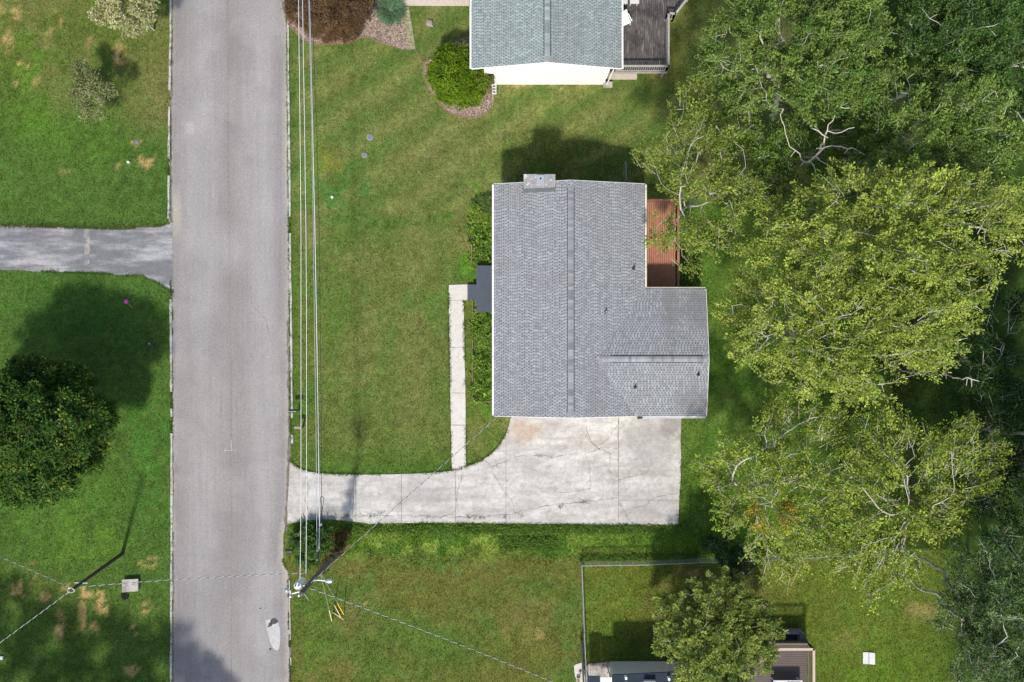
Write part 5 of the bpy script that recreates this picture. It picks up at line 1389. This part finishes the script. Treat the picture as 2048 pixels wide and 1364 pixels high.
tree('shrub', 'dark green bushy shrub growing through the chain link fence', 'shrub', [(1455, 1100, 36, 2.2), (1490, 1120, 34, 2.0), (1430, 1090, 24, 1.6), (1470, 1140, 24, 1.5)], ((.03, .07, .022), (.055, .10, .03)), 112, S=.4, per=46, R=.25, L=.15, W=.06, D=.3, dk=.4, attr_per=130, tip=.012)
shade_und = ((.020, .050, .013), (.042, .085, .020))  # leaf colours darkened to paint in the deep shade of the wood
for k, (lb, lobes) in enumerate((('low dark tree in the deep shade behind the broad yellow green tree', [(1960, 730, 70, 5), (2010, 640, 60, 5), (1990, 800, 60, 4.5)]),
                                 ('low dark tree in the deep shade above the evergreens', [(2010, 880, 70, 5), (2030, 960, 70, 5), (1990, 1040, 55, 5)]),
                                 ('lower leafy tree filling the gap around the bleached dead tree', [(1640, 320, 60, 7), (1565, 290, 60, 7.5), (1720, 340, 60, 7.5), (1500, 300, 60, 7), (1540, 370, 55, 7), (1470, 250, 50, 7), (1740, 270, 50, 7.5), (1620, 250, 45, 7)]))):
    tree('understory_tree', lb, 'tree', lobes, shade_und if k < 2 else ((.055, .125, .018), (.150, .225, .036)), 120 + k, per=34, leafmat='leafdull')
tree('dead_tree', 'bleached dead tree with bare crooked branches and no leaves in the gap of the wood', 'tree',
     [(1560, 225, 36, 9.5), (1650, 265, 46, 10.5), (1705, 290, 40, 10.5), (1590, 320, 30, 8.5), (1675, 220, 30, 11), (1640, 330, 30, 9)], MIDG, 130, per=0, bark='deadwood', base=P(1560, 350)[:2], attr_per=60, tip=.024, expo=.42, D=.36, dk=.45, shell=.1)
tree('dead_tree', 'small bare bleached branches poking out of the dark shade beyond the yellow green crown', 'tree', [(1945, 752, 22, 9), (1930, 775, 16, 9), (1960, 765, 12, 9)], MIDG, 131, per=0, bark='deadwood', base=P(1800, 740)[:2], attr_per=60, tip=.025, expo=.4)
# trees of the same wood and street just outside the picture; their shade falls into it
for k, (lb, lobes) in enumerate((('tall wood tree standing behind the blue green evergreens', [(2200, 1300, 100, 14), (2310, 1380, 110, 14), (2180, 1450, 90, 13), (2160, 1560, 90, 13), (2300, 1250, 90, 14), (2230, 1180, 80, 14)]),
                                 ('tall wood tree standing behind the low shaded dark trees', [(2150, 780, 80, 12), (2230, 860, 100, 13), (2180, 920, 80, 12), (2200, 1040, 90, 13)]))):
    tree('broadleaf_tree', lb, 'tree', lobes, DARKG, 140 + k, gap=0, per=30, L=.34, W=.2, attr_per=45, leafmat='leafdull')
tree('broadleaf_tree', 'yard tree whose shade falls on the lower corner of the left lawn', 'tree', [(-80, 1600, 110, 7), (40, 1660, 110, 7.5), (170, 1680, 110, 7.5), (-180, 1520, 90, 7)], MIDG, 150, per=30, L=.34, W=.2, attr_per=45)
tree('broadleaf_tree', 'young street tree whose shade falls on the road at the lower edge', 'tree', [(322, 1540, 34, 5), (345, 1585, 40, 5.5)], MIDG, 151, per=30, L=.3, W=.18, attr_per=60)

# left side and garden plants
tree('broadleaf_tree', 'large glossy dark green tree in the lawn across the road', 'tree',
     [(60, 755, 50, 5), (130, 775, 55, 5), (50, 850, 85, 7), (140, 850, 75, 6.5), (195, 830, 38, 4.5), (95, 930, 75, 6), (175, 900, 42, 4.5), (35, 960, 55, 5), (0, 810, 70, 6.5), (-60, 880, 80, 6.5), (90, 985, 30, 4), (-50, 960, 60, 5)],
     ((.030, .076, .012), (.064, .128, .018)), 160, S=0, gap=0, per=40, R=.27, L=.19, W=.11, attr_per=190, base=P(70, 842)[:2], tip=.009, bark='darktrunk',
     extra=lambda c, col: np.where(np.repeat(np.random.default_rng(7).random(len(col) // 40) < .14, 40)[:, None] & (np.random.default_rng(8).random(len(col)) < .6)[:, None], np.array([.21, .27, .035]) * np.random.default_rng(9).uniform(.6, 1.3, (len(col), 1)), col))
tree('ornamental_tree', 'pale silvery yellow leaved tree beside the road at the top of the left lawn', 'tree',
     [(245, 15, 45, 4), (285, 28, 32, 3.5), (212, 22, 32, 3.5), (265, 48, 26, 3), (240, -25, 50, 4), (295, 0, 30, 3.5)], ((.27, .28, .12), (.42, .40, .21)), 161, S=0, per=36, R=.24, L=.15, W=.08, attr_per=110, D=.35, dk=.5, leafmat='leafdull')
tree('ornamental_tree', 'small thin crowned tree with grey twigs in the dry upper left lawn', 'tree',
     [(178, 165, 26, 2.4), (165, 140, 20, 2.2), (205, 190, 26, 2.4), (185, 222, 24, 2), (160, 190, 20, 2)], ((.14, .17, .06), (.23, .235, .10)), 162, S=0, gap=.15, per=34, R=.26, L=.14, W=.07, attr_per=230, D=.3, dk=.42, tip=.012, leafmat='leafdull')
tree('shrub', 'large rounded brown red shrub at the road edge under the overhead lines', 'shrub',
     [(605, 20, 34, 1.4), (650, 15, 44, 1.9), (700, 15, 40, 1.7), (640, 50, 30, 1.1), (690, 55, 26, 1.0), (655, -25, 50, 1.9), (595, -10, 30, 1.5), (720, -15, 30, 1.5), (665, 60, 22, .9)],
     ((.095, .058, .032), (.17, .105, .050)), 163, S=0, gap=.05, per=60, R=.2, L=.12, W=.035, attr_per=420, D=.24, dk=.3, tip=.008, leafmat='leafdull', bark='darktrunk', shell=.8, zfloor=.15, flat=.75)
tree('shrub', 'dense rounded bright green shrub at the corner of the white sided house', 'shrub',
     [(905, 150, 46, 1.9), (935, 165, 40, 1.8), (900, 120, 30, 1.8), (915, 190, 26, 1.3), (880, 150, 26, 1.4), (890, 180, 22, 1.2), (940, 190, 22, 1.2), (925, 130, 34, 2.1)],
     ((.058, .135, .006), (.185, .265, .014)), 164, S=0, gap=.05, per=60, R=.2, L=.11, W=.055, attr_per=420, D=.24, dk=.3, tip=.008, shell=.8, zfloor=.15, flat=.8, bark='darktrunk')
tree('shrub', 'loose green shrub with grey twigs squeezed between the round shrub and the white eave', 'shrub',
     [(935, 105, 20, 2.2), (950, 115, 18, 2.1), (962, 150, 20, 2.2), (972, 170, 20, 1.8), (975, 150, 12, 2.0), (945, 135, 16, 2.4)],
     ((.095, .15, .02), (.19, .22, .045)), 165, S=.35, per=40, R=.2, L=.12, W=.055, attr_per=260, D=.25, dk=.34, tip=.012, zfloor=.3)

def spiky(name, label, px, py, r, n, L, pal, seed, up=.6, w=.03, cat='plant', h0=0.05):
    """clump of long arching blades"""
    rng = np.random.default_rng(seed); x, y, _ = P(px, py); rad = r * H / F
    a = rng.uniform(0, 2 * np.pi, n); q = np.sqrt(rng.random(n)) * rad
    p = np.stack([x + np.cos(a) * q * .8, y + np.sin(a) * q * .8, np.full(n, h0)], 1)
    b = a + rng.normal(0, .7, n); l = L * rng.uniform(.5, 1.2, n); el = np.clip(rng.normal(up, .3, n), .1, 1.4)
    d1 = np.stack([np.cos(b) * np.cos(el), np.sin(b) * np.cos(el), np.sin(el)], 1); d2 = d1.copy(); d2[:, 2] -= .75; d2 /= np.linalg.norm(d2, axis=1)[:, None]
    s = np.stack([-np.sin(b), np.cos(b), np.zeros(n)], 1) * w * rng.uniform(.6, 1.3, (n, 1))
    m = p + d1 * (l * .55)[:, None]; t = m + d2 * (l * .5)[:, None]
    v = np.stack([p - s * .5, p + s * .5, m + s, m - s, t + s * .15, t - s * .15], 1).reshape(-1, 3)
    f = (np.array([[0, 1, 2, 3], [3, 2, 4, 5]])[None] + (np.arange(n) * 6)[:, None, None]).reshape(-1, 4)
    mixv = rng.random((n, 1)); pal = np.array(pal); c = (pal[0] * (1 - mixv) + pal[1] * mixv) * rng.uniform(.6, 1.35, (n, 1))
    return tag(link(name, fast_mesh(name, v, f, M['leaf'], np.repeat(c, 6, 0))), label, cat)
spiky('spiky_shrub', 'spiky dark green shrub at the foot of the vine covered pole', 618, 1074, 24, 170, 1.0, ((.04, .10, .025), (.11, .20, .05)), 170, .9, .04, 'shrub')
spiky('ornamental_grass', 'fine blue green grass tuft beside the brown shrub', 782, 22, 22, 1500, .7, ((.08, .17, .085), (.17, .28, .15)), 171, .6, .012)
tree('vine', 'brown leaved vine climbing the utility pole by the drive', 'vine', [(680, 1096, 13, .9), (670, 1108, 13, 1.9), (660, 1119, 12, 3.2), (651, 1130, 10, 4.4), (642, 1140, 7, 5.4), (676, 1078, 14, .8), (690, 1070, 14, .6), (672, 1100, 12, .6)],
     ((.09, .065, .025), (.15, .12, .035)), 172, S=0, gap=.1, per=26, R=.16, L=.12, W=.06, attr_per=700, D=.25, dk=.3, tip=.006, leafmat='leafdull', bark='darktrunk', base=PB[:2], zfloor=.1, shell=.3)
tree('shrub', 'low leafy shrub between the spiky shrub and the drive edge', 'shrub', [(648, 1072, 20, .6), (626, 1092, 26, .8), (600, 1080, 20, .6), (655, 1092, 18, .8), (608, 1122, 20, .7), (625, 1070, 20, .6), (632, 1120, 16, .7)], ((.045, .110, .020), (.130, .225, .042)), 173, S=.4, per=40, R=.2, L=.13, W=.055, attr_per=420, D=.22, dk=.3, tip=.007, zfloor=.1)

# weeds in the front bed, in the cracks and along edges
def weed_patch(name, label, boxes, n, pal, seed, L=.14, W=.06, hmax=.5, clump=False):
    rng = np.random.default_rng(seed); C = []
    for (x0, y0, x1, y1) in boxes:
        k = int(n * abs((x1 - x0) * (y1 - y0)) / sum(abs((q[2] - q[0]) * (q[3] - q[1])) for q in boxes))
        px = rng.uniform(x0, x1, k); py = rng.uniform(y0, y1, k)
        wx = (px - 1024) * H / F; wy = (682 - py) * H / F
        hgt = hmax * np.clip(fbm(wx, wy, 1.3, 3, seed) * 1.9 - .45, .05, 1.2) * rng.uniform(.5, 1, k)
        C.append(np.stack([wx, wy, hgt + .03], 1))
    C = np.concatenate(C); C = C[fbm(C[:, 0], C[:, 1], 2.2, 2, seed + 3) > .42] if clump else C; ax = np.tile(np.array([0, 0, 1.]), (len(C), 1)) + rng.normal(0, .3, (len(C), 3)); ax /= np.linalg.norm(ax, axis=1)[:, None]
    v, f, c = leaf_mesh(C, ax, 9, .12, L, W, pal, rng)
    v[:, 2] = np.maximum(v[:, 2], .01)
    return tag(link(name, fast_mesh(name, v, f, M['leaf'], c)), label, 'weeds', kind='stuff')
weed_patch('bed_weeds', 'thick green weeds filling the edged bed along the house front', [(945, 412, 996, 535), (947, 622, 996, 803)], 3000, ((.10, .19, .025), (.27, .38, .06)), 180, .17, .05, .26, True)
weed_patch('bed_weeds', 'taller broad leaved weeds standing in clumps in the edged front bed', [(938, 405, 998, 530), (942, 625, 998, 808)], 420, ((.06, .15, .02), (.22, .34, .05)), 185, .22, .09, .55, True)
weed_patch('bed_weeds', 'long seedy weeds spilling over the upper corner of the edged front bed', [(946, 400, 996, 425)], 260, ((.10, .17, .04), (.17, .22, .07)), 181, .24, .03, .7)
weed_patch('lawn_clover', 'broad leaved clover tufts along the grassy edge of the driveway strip', [(700, 1052, 1360, 1066), (1000, 1075, 1110, 1100), (1160, 1112, 1400, 1122)], 2600, ((.07, .15, .02), (.14, .22, .035)), 182, .10, .06, .16)
CR = []
for (px, py, r) in ((690, 1031, 6), (745, 1031, 8), (765, 1028, 8), (855, 1034, 3), (935, 1034, 3), (948, 1034, 6), (966, 1034, 6), (1012, 1034, 5), (1040, 1030, 4), (1120, 1013, 6), (1168, 1003, 7), (1101, 914, 3), (1078, 911, 4), (712, 952, 2), (992, 932, 2), (1112, 977, 2), (1237, 960, 2)):
    CR.append((px - r, py - 2, px + r, py + 2))
weed_patch('crack_weeds', 'small green weeds sprouting from the cracks of the concrete drive', CR, 150, ((.06, .11, .02), (.13, .17, .05)), 183, .08, .025, .04)
weed_patch('edge_weeds', 'ragged weeds along the asphalt driveway edge and kerbs', [(0, 449, 320, 454), (100, 540, 118, 545), (339, 580, 344, 602), (339, 440, 343, 452), (337, 280, 341, 330), (341, 1200, 345, 1300)], 300, ((.08, .12, .03), (.16, .17, .06)), 184, .1, .03, .06)
# bed edging boards
e = empty('garden_edging', P(945, 600), 'rusty brown timber edging around the weedy bed along the house front', 'edging')
for a, c in (((944, 410), (944, 470)), ((944, 470), (943, 535)), ((945, 600), (945, 700)), ((945, 700), (945, 803)), ((945, 803), (985, 803)), ((972, 411), (992, 412))):
    b = MB(); b.bar(P(*a, .09), P(*c, .09), .06, .18); b.build('board', M['edging'], e)
# fallen leaves in the fenced yard
rng = np.random.default_rng(190); n = 260
px = rng.uniform(1175, 1420, n); py = rng.uniform(1135, 1345, n); x = (px - 1024) * H / F; y = (682 - py) * H / F
a = rng.uniform(0, 6.28, n); l = rng.uniform(.03, .07, n)
d = np.stack([np.cos(a), np.sin(a), np.zeros(n)], 1) * l[:, None]; s = np.stack([-np.sin(a), np.cos(a), rng.normal(0, .3, n)], 1) * l[:, None] * .6
p = np.stack([x, y, np.full(n, .09)], 1)
tag(link('fallen_leaves', fast_mesh('fallen_leaves', np.stack([p - d, p + s, p + d, p - s], 1).reshape(-1, 3), np.arange(4 * n).reshape(-1, 4), M['leafdull'],
    np.repeat(np.array([.40, .24, .06]) * rng.uniform(.4, 1.2, (n, 1)), 4, 0))), 'scattered yellow fallen leaves on the fenced lawn', 'leaves', kind='stuff')

# grass creeping over the edges of the paving
def fringe(lines, n, l0, l1, seed):
    rng = np.random.default_rng(seed); P0, P1 = [], []
    for ln in lines:
        for a, c in zip(ln[:-1], ln[1:]): P0.append(a); P1.append(c)
    P0, P1 = np.array(P0), np.array(P1); seg = np.linalg.norm(P1 - P0, axis=1)
    k = rng.choice(len(seg), n, p=seg / seg.sum()); t = rng.random((n, 1)); p = P0[k] * (1 - t) + P1[k] * t + rng.normal(0, .035, (n, 2))
    keep = fbm(p[:, 0], p[:, 1], 1.1, 3, seed) > .40; p = p[keep]; n = len(p)
    a = rng.uniform(0, 6.283, n); l = rng.uniform(l0, l1, n); tl = rng.uniform(.5, 1.3, n)
    d = np.stack([np.cos(a) * np.sin(tl), np.sin(a) * np.sin(tl), np.cos(tl)], 1) * l[:, None]; s_ = np.stack([-np.sin(a), np.cos(a), np.zeros(n)], 1) * .016
    q = np.stack([p[:, 0], p[:, 1], np.full(n, .02)], 1)
    col = np.clip(lawn(p[:, 0], p[:, 1]) * rng.uniform(.45, 1.3, (n, 1)), .01, .6)
    return np.stack([q - s_, q + s_, q + d], 1).reshape(-1, 3), np.arange(3 * n).reshape(-1, 3), np.repeat(col, 3, 0)
wp = list(walk_poly)
v1, f1, c1 = fringe([PA(drive_top[:-4]), PA(drive_bot[1:13]), [wp[k] for k in (3, 4, 5, 6)], [wp[k] for k in (7, 8, 9, 10, 0)], PA([(346, 585), (315, 566), (285, 552), (200, 547), (0, 540)]), PA([(0, 450), (120, 455), (250, 458), (330, 450)]),
                     PA(road_l[1:5]), PA(road_l[6:11]), PA(road_r[1:7]), PA(road_r[9:12])], 26000, .06, .2, 60)
tag(link('edge_grass', fast_mesh('edge_grass', v1, f1, M['blade'], c1)), 'ragged grass creeping over the edges of drives, path and road', 'grass', kind='stuff')
